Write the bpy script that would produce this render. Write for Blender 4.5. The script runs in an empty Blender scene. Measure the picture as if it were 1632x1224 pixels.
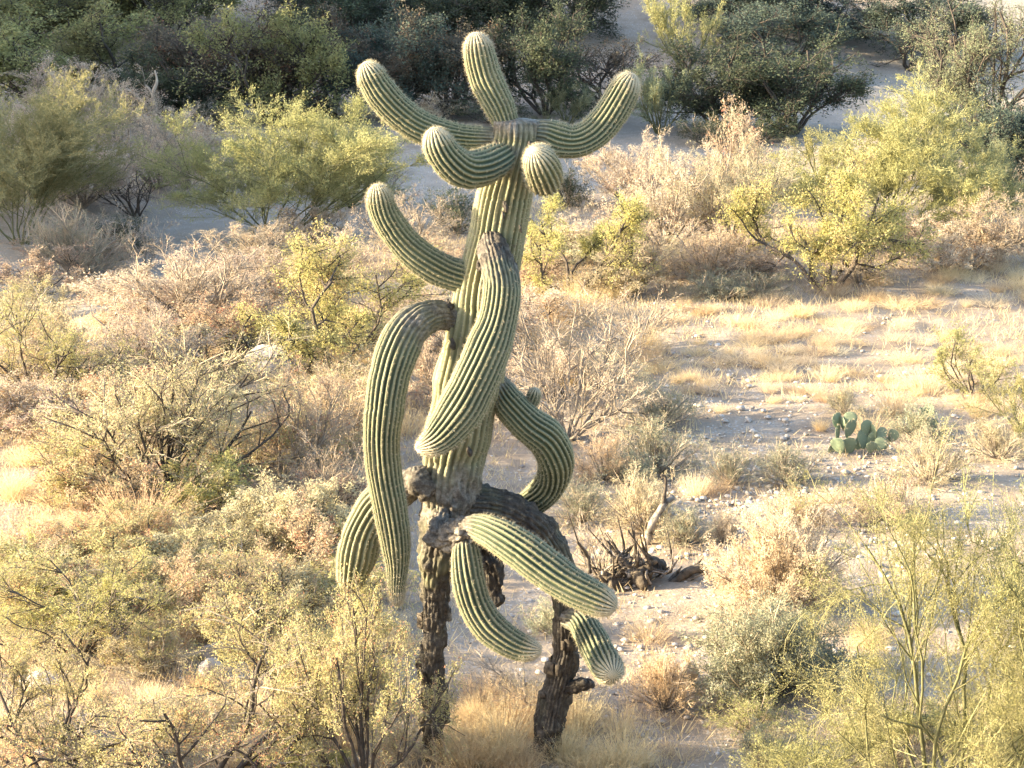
import bpy, math, numpy as np
from mathutils import Vector

# ------------------------------------------------------------------ camera, sky, sun, exposure
SC = bpy.context.scene
COL = SC.collection
CAM = np.array((0.0, -13.6, 6.3))
PITCH = math.radians(15.0)
FPX = 3470.8                       # focal length in photo pixels (1632 wide)
cam_data = bpy.data.cameras.new('camera')
cam_data.sensor_fit = 'HORIZONTAL'
cam_data.angle = 2 * math.atan(816 / FPX)
cam_data.clip_start = 0.1
cam_data.clip_end = 2000
cam = bpy.data.objects.new('camera', cam_data)
cam.location = CAM
cam.rotation_euler = (math.pi / 2 - PITCH, 0, 0)
COL.objects.link(cam)
SC.camera = cam

SUN_EL, SUN_BACK = math.radians(15.0), math.radians(-3.0)
SUN_DIR = Vector((-math.cos(SUN_EL) * math.cos(SUN_BACK), math.cos(SUN_EL) * math.sin(SUN_BACK), math.sin(SUN_EL)))
world = bpy.data.worlds.new('World')
SC.world = world
world.use_nodes = True
wn = world.node_tree.nodes
wl = world.node_tree.links
wn.clear()
sky = wn.new('ShaderNodeTexSky')
sky.sky_type = 'NISHITA'
sky.sun_disc = False
sky.sun_elevation = SUN_EL
sky.sun_rotation = math.atan2(SUN_DIR.x, SUN_DIR.y)
sky.dust_density = 2.0
sky.ozone_density = 1.0
bg = wn.new('ShaderNodeBackground')
bg.inputs['Strength'].default_value = 0.14
wo = wn.new('ShaderNodeOutputWorld')
wl.new(sky.outputs[0], bg.inputs[0])
wl.new(bg.outputs[0], wo.inputs[0])

sun_data = bpy.data.lights.new('sun', 'SUN')
sun_data.energy = 5.0
sun_data.angle = math.radians(0.6)
sun_data.color = (1.0, 0.825, 0.53)
sun = bpy.data.objects.new('sun', sun_data)
sun.rotation_euler = SUN_DIR.to_track_quat('Z', 'Y').to_euler()
sun.location = (-20, 6, 12)
COL.objects.link(sun)

SC.view_settings.view_transform = 'Standard'
SC.view_settings.look = 'None'
SC.view_settings.gamma = 1
SC.view_settings.use_curve_mapping = False
SC.view_settings.exposure = 2.48
SC.render.engine = 'CYCLES'
SC.cycles.max_bounces = 6
SC.cycles.transparent_max_bounces = 4
SC.cycles.caustics_reflective = False
SC.cycles.caustics_refractive = False

# ------------------------------------------------------------------ helpers: noise, terrain, projection
RNG = np.random.default_rng(7)
_FWD = np.array((0, math.cos(PITCH), -math.sin(PITCH)))
_UP = np.array((0, math.sin(PITCH), math.cos(PITCH)))

def _hash(ix, iy, iz, seed):
    h = (ix * 374761393 + iy * 668265263 + iz * 2147483647 + seed * 1274126177) & 0xFFFFFFFF
    h = ((h ^ (h >> 13)) * 1274126177) & 0xFFFFFFFF
    h = h ^ (h >> 16)
    return (h & 0xFFFF) / 65535.0

def vnoise(p, scale=1.0, seed=0):
    p = np.asarray(p, float) * scale
    i = np.floor(p).astype(np.int64)
    f = p - i
    u = f * f * (3 - 2 * f)
    out = 0
    for dx in (0, 1):
        for dy in (0, 1):
            for dz in (0, 1):
                w = (u[..., 0] if dx else 1 - u[..., 0]) * (u[..., 1] if dy else 1 - u[..., 1]) * (u[..., 2] if dz else 1 - u[..., 2])
                out = out + w * _hash(i[..., 0] + dx, i[..., 1] + dy, i[..., 2] + dz, seed)
    return out * 2 - 1

def fbm(p, scale=1.0, seed=0, octaves=3):
    s, a, t = 0, 1.0, 0
    for k in range(octaves):
        s = s + a * vnoise(p, scale * 2 ** k, seed + k * 17)
        t += a
        a *= 0.5
    return s / t

def sstep(a, b, x):
    t = np.clip((x - a) / (b - a), 0, 1)
    return t * t * (3 - 2 * t)

def wash_mask(x, y):
    d = np.abs(y - (25.5 + 1.15 * x)) / 1.52
    return 1 - sstep(1.7, 3.8, d + 0.8 * vnoise(np.stack([x, y, 0 * x], -1), 0.3, 5))

def gz(x, y):
    x = np.asarray(x, float); y = np.asarray(y, float)
    p = np.stack([x, y, np.zeros_like(x)], -1)
    z = 0.10 * vnoise(p, 0.18, 1) + 0.045 * vnoise(p, 0.7, 2)
    z = z - 0.35 * wash_mask(x, y)
    b = np.maximum(y - 33.0 - 1.5 * vnoise(p, 0.1, 3), 0)
    rise = 0.30 * b * (b / (b + 3.0 + 1e-6))
    z = z + 14 * (1 - np.exp(-rise / 14)) + sstep(34, 46, y) * 0.5 * vnoise(p, 0.25, 4)
    # a rise beyond the near edge of the view, where the viewer stands
    z = z + 4.6 * sstep(-7.5, -13.0, y)
    # unseen ridge added on the sun's side, shaped to shade the far bank
    shade_hill = 11.9 * sstep(7.5, 16.5, y) + 1.3 * sstep(16, 34, y) + 0.9 * vnoise(p, 0.22, 6) * sstep(8, 16, y)
    z = z + np.maximum(shade_hill, 0) * sstep(-24, -44, x) * sstep(160, 100, y)
    return z

def gz1(x, y):
    return float(gz(np.array([x]), np.array([y]))[0])

def ray(px, py):
    return _FWD + np.array((1, 0, 0)) * (px - 816) / FPX - _UP * (py - 612) / FPX

def at(px, py, Y):
    d = ray(px, py)
    t = (Y - CAM[1]) / d[1]
    return CAM + d * t

def mpp(Y, py=612):
    return (Y - CAM[1]) / ray(816, py)[1] / FPX

def ground(px, py):
    """where the sight line of a photo pixel meets the terrain"""
    d = ray(px, py)
    t = np.linspace(6, 160, 1600)
    P = CAM + d * t[:, None]
    below = P[:, 2] < gz(P[:, 0], P[:, 1])
    k = int(np.argmax(below)) if below.any() else 1500
    a, b = t[max(k - 1, 0)], t[k]
    for _ in range(14):
        m = (a + b) / 2
        q = CAM + d * m
        if q[2] < gz1(q[0], q[1]): b = m
        else: a = m
    q = CAM + d * b
    return q, b / FPX      # point, metres per pixel

# ------------------------------------------------------------------ helpers: objects and meshes
def tag(o, label=None, cat=None, group=None, kind=None):
    if label: o['label'] = label
    if cat: o['category'] = cat
    if group: o['group'] = group
    if kind: o['kind'] = kind
    return o

def empty(name, loc, rz=0.0):
    o = bpy.data.objects.new(name, None)
    o.empty_display_size = 0.2
    o.location = [float(c) for c in loc]; o.rotation_euler = (0, 0, rz)
    COL.objects.link(o)
    return o

def link(name, me, parent=None, loc=None):
    o = bpy.data.objects.new(name, me)
    COL.objects.link(o)
    if parent is not None: o.parent = parent
    if loc is not None: o.location = [float(c) for c in loc]
    return o

class Geo:
    """collects vertices, tris/quads, a tint per vertex and a material per face"""
    def __init__(self):
        self.v, self.f, self.t, self.m, self.n = [], [], [], [], 0
        self.extra = {}
    def add(self, v, f, tint=0.5, mat=0):
        v = np.asarray(v, float).reshape(-1, 3); f = np.asarray(f, np.int64)
        self.v.append(v); self.f.append((f + self.n)); self.m.append(np.full(len(f), mat, np.int32))
        self.t.append(np.broadcast_to(np.asarray(tint, float), (len(v),)).copy())
        self.n += len(v)
    def mesh(self, name, mats, smooth=False, attrs=None):
        me = bpy.data.meshes.new(name)
        V = np.concatenate(self.v).astype(np.float32)
        me.vertices.add(len(V)); me.vertices.foreach_set('co', V.ravel())
        loops = np.concatenate([f.ravel() for f in self.f]).astype(np.int32)
        sizes = np.concatenate([np.full(len(f), f.shape[1], np.int32) for f in self.f])
        me.loops.add(len(loops)); me.loops.foreach_set('vertex_index', loops)
        me.polygons.add(len(sizes))
        starts = np.concatenate([[0], np.cumsum(sizes)[:-1]]).astype(np.int32)
        me.polygons.foreach_set('loop_start', starts)
        for m in mats: me.materials.append(m)
        me.polygons.foreach_set('material_index', np.concatenate(self.m))
        if smooth: me.polygons.foreach_set('use_smooth', np.ones(len(sizes), bool))
        a = me.attributes.new('tint', 'FLOAT', 'POINT')
        a.data.foreach_set('value', np.concatenate(self.t).astype(np.float32))
        for k, arr in (attrs or {}).items():
            a = me.attributes.new(k, 'FLOAT', 'POINT')
            a.data.foreach_set('value', np.asarray(arr, np.float32))
        me.update(calc_edges=True)
        me.validate()
        return me

def norm(a):
    return a / (np.linalg.norm(a, axis=-1, keepdims=True) + 1e-9)

def tubes(geo, P, R, sides, rng, tint=0.5, mat=0):
    """P (N,K,3), R (N,K): thin tubes; sides 2 is a flat ribbon"""
    N, K, _ = P.shape
    T = np.empty_like(P)
    T[:, 1:-1] = P[:, 2:] - P[:, :-2]; T[:, 0] = P[:, 1] - P[:, 0]; T[:, -1] = P[:, -1] - P[:, -2]
    T = norm(T)
    ref = norm(rng.normal(size=(N, 1, 3)))
    n1 = norm(np.cross(T, ref)); n2 = np.cross(T, n1)
    if sides == 2:
        ring = np.stack([P + n1 * R[..., None], P - n1 * R[..., None]], 2)
    else:
        a = np.arange(sides) * 2 * math.pi / sides
        ring = P[:, :, None] + R[:, :, None, None] * (np.cos(a)[None, None, :, None] * n1[:, :, None] + np.sin(a)[None, None, :, None] * n2[:, :, None])
    idx = np.arange(N * K * sides).reshape(N, K, sides)
    if sides == 2:
        q = np.stack([idx[:, :-1, 0], idx[:, :-1, 1], idx[:, 1:, 1], idx[:, 1:, 0]], -1).reshape(-1, 4)
    else:
        nx = np.roll(idx, -1, 2)
        q = np.stack([idx[:, :-1], nx[:, :-1], nx[:, 1:], idx[:, 1:]], -1).reshape(-1, 4)
    tt = np.broadcast_to(np.asarray(tint, float).reshape(-1, 1, 1) if np.ndim(tint) else np.full((1, 1, 1), tint), (N, K, sides)).ravel()
    geo.add(ring.reshape(-1, 3), q, tt, mat)

def leaf_quads(geo, C, size, rng, along=None, aspect=0.45, tint=None, mat=0):
    N = len(C)
    d = norm(rng.normal(size=(N, 3)) + (0 if along is None else along * 1.2))
    w = norm(np.cross(d, rng.normal(size=(N, 3))))
    L = size * rng.uniform(0.6, 1.35, (N, 1)); W = L * aspect
    v = np.stack([C - w * W * 0.55, C + d * L, C + w * W * 0.55], 1)
    f = np.arange(N * 3).reshape(N, 3)
    t = rng.uniform(0, 1, N) if tint is None else tint
    geo.add(v.reshape(-1, 3), f, np.repeat(t, 3), mat)

# ------------------------------------------------------------------ materials
def new_mat(name):
    m = bpy.data.materials.new(name)
    m.use_nodes = True
    nt = m.node_tree
    nt.nodes.clear()
    out = nt.nodes.new('ShaderNodeOutputMaterial')
    return m, nt, out

def ramp(nt, stops, fac):
    r = nt.nodes.new('ShaderNodeValToRGB')
    el = r.color_ramp.elements
    while len(el) < len(stops): el.new(0.5)
    for e, (p, c) in zip(el, stops):
        e.position = p; e.color = (*c, 1)
    nt.links.new(fac, r.inputs[0])
    return r.outputs[0]

def noise(nt, scale, detail=3, vec=None, rough=0.55):
    n = nt.nodes.new('ShaderNodeTexNoise')
    n.inputs['Scale'].default_value = scale; n.inputs['Detail'].default_value = detail
    n.inputs['Roughness'].default_value = rough
    if vec is not None: nt.links.new(vec, n.inputs['Vector'])
    return n.outputs['Fac']

def mixc(nt, fac, a, b, mode='MIX'):
    m = nt.nodes.new('ShaderNodeMix'); m.data_type = 'RGBA'; m.blend_type = mode
    for s, v in ((m.inputs[0], fac), (m.inputs[6], a), (m.inputs[7], b)):
        if isinstance(v, (int, float)): s.default_value = v
        elif isinstance(v, tuple): s.default_value = (*v, 1)
        else: nt.links.new(v, s)
    return m.outputs[2]

def math_node(nt, op, a, b=None, c=None):
    m = nt.nodes.new('ShaderNodeMath'); m.operation = op
    for s, v in zip(m.inputs, (a, b, c)):
        if v is None: continue
        if isinstance(v, (int, float)): s.default_value = v
        else: nt.links.new(v, s)
    return m.outputs[0]

def attr(nt, name):
    a = nt.nodes.new('ShaderNodeAttribute'); a.attribute_name = name
    return a.outputs['Fac']

def objpos(nt):
    t = nt.nodes.new('ShaderNodeTexCoord')
    return t.outputs['Object']

def leaf_mat(name, a, b, c=None, trans=0.4, vary=0.25):
    """thin leaf or blade: diffuse with light passing through; colour runs from a to b (and c for a few) by leaf, shifted per plant"""
    m, nt, out = new_mat(name)
    stops = [(0.0, a), (0.8 if c else 1.0, b)] + ([(0.9, c)] if c else [])
    col = ramp(nt, stops, attr(nt, 'tint'))
    oi = nt.nodes.new('ShaderNodeObjectInfo')
    hsv = nt.nodes.new('ShaderNodeHueSaturation')
    nt.links.new(col, hsv.inputs['Color'])
    v = math_node(nt, 'MULTIPLY_ADD', oi.outputs['Random'], vary, 1 - vary / 2)
    nt.links.new(v, hsv.inputs['Value'])
    h = math_node(nt, 'MULTIPLY_ADD', oi.outputs['Random'], 0.025, 0.4875)
    nt.links.new(h, hsv.inputs['Hue'])
    d = nt.nodes.new('ShaderNodeBsdfPrincipled')
    d.inputs['Roughness'].default_value = 0.7
    d.inputs['Specular IOR Level'].default_value = 0.2
    t = nt.nodes.new('ShaderNodeBsdfTranslucent')
    mx = nt.nodes.new('ShaderNodeMixShader')
    mx.inputs[0].default_value = trans
    nt.links.new(hsv.outputs[0], d.inputs['Base Color']); nt.links.new(hsv.outputs[0], t.inputs['Color'])
    nt.links.new(d.outputs[0], mx.inputs[1]); nt.links.new(t.outputs[0], mx.inputs[2])
    nt.links.new(mx.outputs[0], out.inputs[0])
    return m

def bark_mat(name, a, b, scale=30.0, bump=0.4):
    m, nt, out = new_mat(name)
    p = objpos(nt)
    n = noise(nt, scale, 5, p)
    col = ramp(nt, [(0.3, a), (0.7, b)], n)
    d = nt.nodes.new('ShaderNodeBsdfPrincipled')
    d.inputs['Roughness'].default_value = 0.85
    d.inputs['Specular IOR Level'].default_value = 0.15
    nt.links.new(col, d.inputs['Base Color'])
    if bump:
        bp = nt.nodes.new('ShaderNodeBump'); bp.inputs['Strength'].default_value = bump; bp.inputs['Distance'].default_value = 0.02
        nt.links.new(n, bp.inputs['Height']); nt.links.new(bp.outputs[0], d.inputs['Normal'])
    nt.links.new(d.outputs[0], out.inputs[0])
    return m

def ground_mat():
    m, nt, out = new_mat('desert_soil')
    p = objpos(nt)
    big = noise(nt, 0.35, 4, p)
    mid = noise(nt, 2.3, 5, p)
    fine = noise(nt, 38.0, 4, p, 0.7)
    soil = ramp(nt, [(0.30, (0.255, 0.200, 0.155)), (0.52, (0.365, 0.300, 0.240)), (0.75, (0.44, 0.375, 0.31))], mid)
    soil = mixc(nt, math_node(nt, 'MULTIPLY', big, 0.45), soil, (0.40, 0.30, 0.20))
    sand = ramp(nt, [(0.3, (0.33, 0.29, 0.245)), (0.7, (0.43, 0.385, 0.33))], mid)
    col = mixc(nt, attr(nt, 'wash'), soil, sand)
    # small stones lying in the soil
    vo = nt.nodes.new('ShaderNodeTexVoronoi'); vo.inputs['Scale'].default_value = 26
    nt.links.new(p, vo.inputs['Vector'])
    stone = math_node(nt, 'LESS_THAN', vo.outputs['Distance'], 0.36)
    sel = math_node(nt, 'GREATER_THAN', mid, 0.50)
    stone = math_node(nt, 'MULTIPLY', math_node(nt, 'MULTIPLY', stone, sel), 0.7)
    sep = nt.nodes.new('ShaderNodeSeparateColor'); nt.links.new(vo.outputs['Color'], sep.inputs[0])
    scol = ramp(nt, [(0.0, (0.22, 0.20, 0.19)), (0.5, (0.42, 0.38, 0.35)), (1.0, (0.62, 0.57, 0.52))], sep.outputs[0])
    col = mixc(nt, stone, col, scol)
    col = mixc(nt, 0.35, col, ramp(nt, [(0.35, (0.3, 0.3, 0.3)), (0.7, (1, 1, 1))], fine), 'MULTIPLY')
    d = nt.nodes.new('ShaderNodeBsdfPrincipled'); d.inputs['Roughness'].default_value = 0.95
    d.inputs['Specular IOR Level'].default_value = 0.1
    nt.links.new(col, d.inputs['Base Color'])
    h = math_node(nt, 'ADD', math_node(nt, 'MULTIPLY', stone, 0.6), math_node(nt, 'ADD', mid, math_node(nt, 'MULTIPLY', fine, 0.35)))
    bp = nt.nodes.new('ShaderNodeBump'); bp.inputs['Strength'].default_value = 0.8; bp.inputs['Distance'].default_value = 0.05
    nt.links.new(h, bp.inputs['Height']); nt.links.new(bp.outputs[0], d.inputs['Normal'])
    nt.links.new(d.outputs[0], out.inputs[0])
    return m

def stone_mat(name, a, b, c):
    m, nt, out = new_mat(name)
    p = objpos(nt)
    n1 = noise(nt, 6, 6, p, 0.65); n2 = noise(nt, 40, 4, p)
    col = ramp(nt, [(0.25, a), (0.5, b), (0.75, c)], n1)
    oi = nt.nodes.new('ShaderNodeObjectInfo')
    t = math_node(nt, 'ADD', attr(nt, 'tint'), math_node(nt, 'MULTIPLY', oi.outputs['Random'], 0.3))
    col = mixc(nt, 1.0, col, ramp(nt, [(0.0, (0.55, 0.52, 0.5)), (1.0, (1.25, 1.2, 1.15))], t), 'MULTIPLY')
    d = nt.nodes.new('ShaderNodeBsdfPrincipled'); d.inputs['Roughness'].default_value = 0.9
    d.inputs['Specular IOR Level'].default_value = 0.2
    nt.links.new(col, d.inputs['Base Color'])
    bp = nt.nodes.new('ShaderNodeBump'); bp.inputs['Strength'].default_value = 0.6; bp.inputs['Distance'].default_value = 0.03
    nt.links.new(math_node(nt, 'ADD', n1, math_node(nt, 'MULTIPLY', n2, 0.3)), bp.inputs['Height']); nt.links.new(bp.outputs[0], d.inputs['Normal'])
    nt.links.new(d.outputs[0], out.inputs[0])
    return m

def cactus_mat():
    m, nt, out = new_mat('saguaro_skin')
    p = objpos(nt)
    n1 = noise(nt, 5, 4, p); n2 = noise(nt, 55, 4, p); n3 = noise(nt, 14, 5, p, 0.7)
    green = ramp(nt, [(0.3, (0.034, 0.052, 0.032)), (0.7, (0.060, 0.080, 0.046))], n1)
    old = ramp(nt, [(0.3, (0.14, 0.145, 0.075)), (0.7, (0.25, 0.23, 0.13))], n1)
    col = mixc(nt, attr(nt, 'age'), green, old)
    wool = attr(nt, 'wool')
    crest = ramp(nt, [(0.64, (0, 0, 0)), (0.96, (1, 1, 1))], math_node(nt, 'ADD', attr(nt, 'rib'), math_node(nt, 'MULTIPLY', wool, 0.35)))
    col = mixc(nt, math_node(nt, 'MULTIPLY', crest, 0.78), col, mixc(nt, wool, (0.245, 0.235, 0.142), (0.56, 0.50, 0.37)))
    # corky scars and dark pecked spots with a shape of their own
    spot = ramp(nt, [(0.57, (0, 0, 0)), (0.65, (1, 1, 1))], n3)
    col = mixc(nt, math_node(nt, 'MULTIPLY', spot, math_node(nt, 'MULTIPLY_ADD', attr(nt, 'age'), 0.8, 0.12)), col, (0.13, 0.105, 0.07))
    bn = noise(nt, 24, 8, p, 0.78)
    bcol = ramp(nt, [(0.28, (0.035, 0.028, 0.024)), (0.45, (0.10, 0.085, 0.07)), (0.60, (0.24, 0.22, 0.19)), (0.75, (0.44, 0.40, 0.34))], bn)
    dcol = ramp(nt, [(0.36, (0.018, 0.015, 0.013)), (0.56, (0.060, 0.050, 0.042)), (0.66, (0.20, 0.17, 0.12)), (0.78, (0.36, 0.30, 0.21))], bn)
    bcol = mixc(nt, attr(nt, 'char'), bcol, dcol)
    col = mixc(nt, attr(nt, 'bark'), col, bcol)
    d = nt.nodes.new('ShaderNodeBsdfPrincipled'); d.inputs['Roughness'].default_value = 0.62
    d.inputs['Specular IOR Level'].default_value = 0.25
    nt.links.new(col, d.inputs['Base Color'])
    bp = nt.nodes.new('ShaderNodeBump'); bp.inputs['Strength'].default_value = 0.5; bp.inputs['Distance'].default_value = 0.012
    h = math_node(nt, 'ADD', math_node(nt, 'MULTIPLY', n2, 0.3), math_node(nt, 'MULTIPLY', math_node(nt, 'MULTIPLY', bn, attr(nt, 'bark')), 3.0))
    nt.links.new(h, bp.inputs['Height']); nt.links.new(bp.outputs[0], d.inputs['Normal'])
    nt.links.new(d.outputs[0], out.inputs[0])
    return m

M = {}
M['soil'] = ground_mat()
M['cactus'] = cactus_mat()
M['spine'] = leaf_mat('spine_cream', (0.36, 0.31, 0.21), (0.60, 0.54, 0.40), trans=0.25, vary=0.0)
M['palo'] = leaf_mat('palo_verde_yellow', (0.25, 0.245, 0.10), (0.43, 0.395, 0.19), trans=0.45)
M['palo_grey'] = leaf_mat('palo_verde_grey', (0.15, 0.18, 0.11), (0.27, 0.28, 0.17), trans=0.35)
M['palo_twig'] = leaf_mat('palo_verde_twig', (0.21, 0.205, 0.10), (0.36, 0.33, 0.17), trans=0.15)
M['mesq'] = leaf_mat('mesquite_leaf', (0.32, 0.31, 0.11), (0.52, 0.47, 0.20), (0.52, 0.40, 0.20), trans=0.45)
M['creo'] = leaf_mat('creosote_leaf', (0.31, 0.285, 0.13), (0.51, 0.45, 0.235), (0.50, 0.25, 0.16), trans=0.45)
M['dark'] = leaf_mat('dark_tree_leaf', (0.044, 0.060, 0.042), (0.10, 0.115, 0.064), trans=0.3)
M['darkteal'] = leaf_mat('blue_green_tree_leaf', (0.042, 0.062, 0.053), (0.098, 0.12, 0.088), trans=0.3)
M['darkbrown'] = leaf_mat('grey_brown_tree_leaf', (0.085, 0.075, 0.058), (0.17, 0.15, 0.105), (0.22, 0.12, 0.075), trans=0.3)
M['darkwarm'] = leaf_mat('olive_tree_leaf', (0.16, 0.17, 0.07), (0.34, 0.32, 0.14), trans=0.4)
M['greygreen'] = leaf_mat('grey_green_leaf', (0.21, 0.22, 0.15), (0.37, 0.36, 0.25), trans=0.35)
M['dry'] = leaf_mat('dry_leaf', (0.36, 0.28, 0.20), (0.52, 0.42, 0.30), (0.46, 0.27, 0.18), trans=0.4)
M['drypink'] = leaf_mat('dry_pink_leaf', (0.42, 0.34, 0.26), (0.60, 0.50, 0.39), (0.52, 0.32, 0.23), trans=0.4)
M['red'] = leaf_mat('rust_leaf', (0.40, 0.31, 0.20), (0.54, 0.43, 0.29), (0.50, 0.22, 0.13), trans=0.4)
M['olive'] = leaf_mat('olive_dry_leaf', (0.36, 0.32, 0.18), (0.53, 0.46, 0.27), trans=0.4)
M['straw'] = leaf_mat('straw_grass', (0.50, 0.38, 0.23), (0.72, 0.58, 0.37), trans=0.5)
M['strawpale'] = leaf_mat('pale_straw_grass', (0.56, 0.46, 0.32), (0.78, 0.66, 0.47), trans=0.5)
M['strawgold'] = leaf_mat('golden_grass', (0.50, 0.37, 0.22), (0.70, 0.54, 0.33), trans=0.5)
M['brush'] = leaf_mat('pale_brush', (0.40, 0.36, 0.23), (0.58, 0.51, 0.33), trans=0.45)
M['twig'] = bark_mat('twig_grey_brown', (0.17, 0.14, 0.11), (0.33, 0.275, 0.22), 8, 0)
M['twigpale'] = bark_mat('twig_pale', (0.26, 0.21, 0.17), (0.42, 0.36, 0.29), 8, 0)
M['twigtan'] = bark_mat('twig_tan', (0.31, 0.25, 0.18), (0.46, 0.37, 0.28), 8, 0)
M['twigdark'] = bark_mat('twig_dark', (0.04, 0.033, 0.028), (0.11, 0.09, 0.075), 20, 0.3)
M['greenbark'] = bark_mat('green_bark', (0.085, 0.09, 0.045), (0.19, 0.18, 0.09), 14, 0.3)
M['deadwood'] = bark_mat('dead_wood', (0.06, 0.05, 0.045), (0.34, 0.30, 0.26), 18, 0.6)
M['darkwood'] = bark_mat('charred_wood', (0.03, 0.025, 0.022), (0.14, 0.115, 0.09), 22, 0.6)
M['rock'] = stone_mat('pale_rock', (0.28, 0.24, 0.21), (0.44, 0.39, 0.35), (0.58, 0.52, 0.47))
M['pebble'] = stone_mat('pebble', (0.26, 0.24, 0.23), (0.42, 0.39, 0.36), (0.60, 0.56, 0.52))
M['pad'] = leaf_mat('prickly_pear_pad', (0.13, 0.17, 0.11), (0.22, 0.26, 0.17), trans=0.05)

# ------------------------------------------------------------------ the ground
def build_ground():
    def axis(lo, hi, a, b, fine, grow=1.18):
        mid = list(np.arange(a, b + 1e-6, fine))
        s, c = fine, b
        right = []
        while c < hi:
            s *= grow; c += s; right.append(min(c, hi))
        s, c = fine, a
        left = []
        while c > lo:
            s *= grow; c -= s; left.append(max(c, lo))
        return np.array(sorted(set(left + mid + right)))
    xs = axis(-500, 500, -7.5, 7.5, 0.1)
    ys = axis(-120, 900, -3, 12, 0.1, 1.04)
    X, Y = np.meshgrid(xs, ys)
    Z = gz(X, Y)
    p = np.stack([X, Y, np.zeros_like(X)], -1)
    near = sstep(40, 20, Y) * sstep(14, 9, np.abs(X)) * sstep(-9, -5, Y)
    Z = Z + near * (0.022 * vnoise(p, 3.1, 11) + 0.012 * vnoise(p, 7.3, 12) + 0.010 * np.maximum(vnoise(p, 13.0, 13), 0.2))
    g = Geo()
    ny, nx = X.shape
    idx = np.arange(nx * ny).reshape(ny, nx)
    q = np.stack([idx[:-1, :-1], idx[:-1, 1:], idx[1:, 1:], idx[1:, :-1]], -1).reshape(-1, 4)
    g.add(np.stack([X, Y, Z], -1), q)
    me = g.mesh('ground', [M['soil']], True, {'wash': wash_mask(X, Y).ravel()})
    o = link('ground', me)
    tag(o, 'pinkish gravelly desert soil with a sandy wash', kind='structure')
build_ground()

# ------------------------------------------------------------------ the saguaro
def spline(pts, n):
    """Catmull-Rom through rows of pts, resampled evenly by the first three columns"""
    p = np.asarray(pts, float)
    e = np.vstack([2 * p[0] - p[1], p, 2 * p[-1] - p[-2]])
    out = []
    for i in range(1, len(e) - 2):
        t = np.linspace(0, 1, 24, endpoint=False)[:, None]
        a, b, c, d = e[i - 1], e[i], e[i + 1], e[i + 2]
        out.append(0.5 * (2 * b + (c - a) * t + (2 * a - 5 * b + 4 * c - d) * t ** 2 + (3 * b - a - 3 * c + d) * t ** 3))
    q = np.vstack(out + [p[-1:]])
    s = np.concatenate([[0], np.cumsum(np.linalg.norm(np.diff(q[:, :3], axis=0), axis=1))])
    u = np.linspace(0, s[-1], n)
    return np.stack([np.interp(u, s, q[:, k]) for k in range(q.shape[1])], 1), s[-1]

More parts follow.
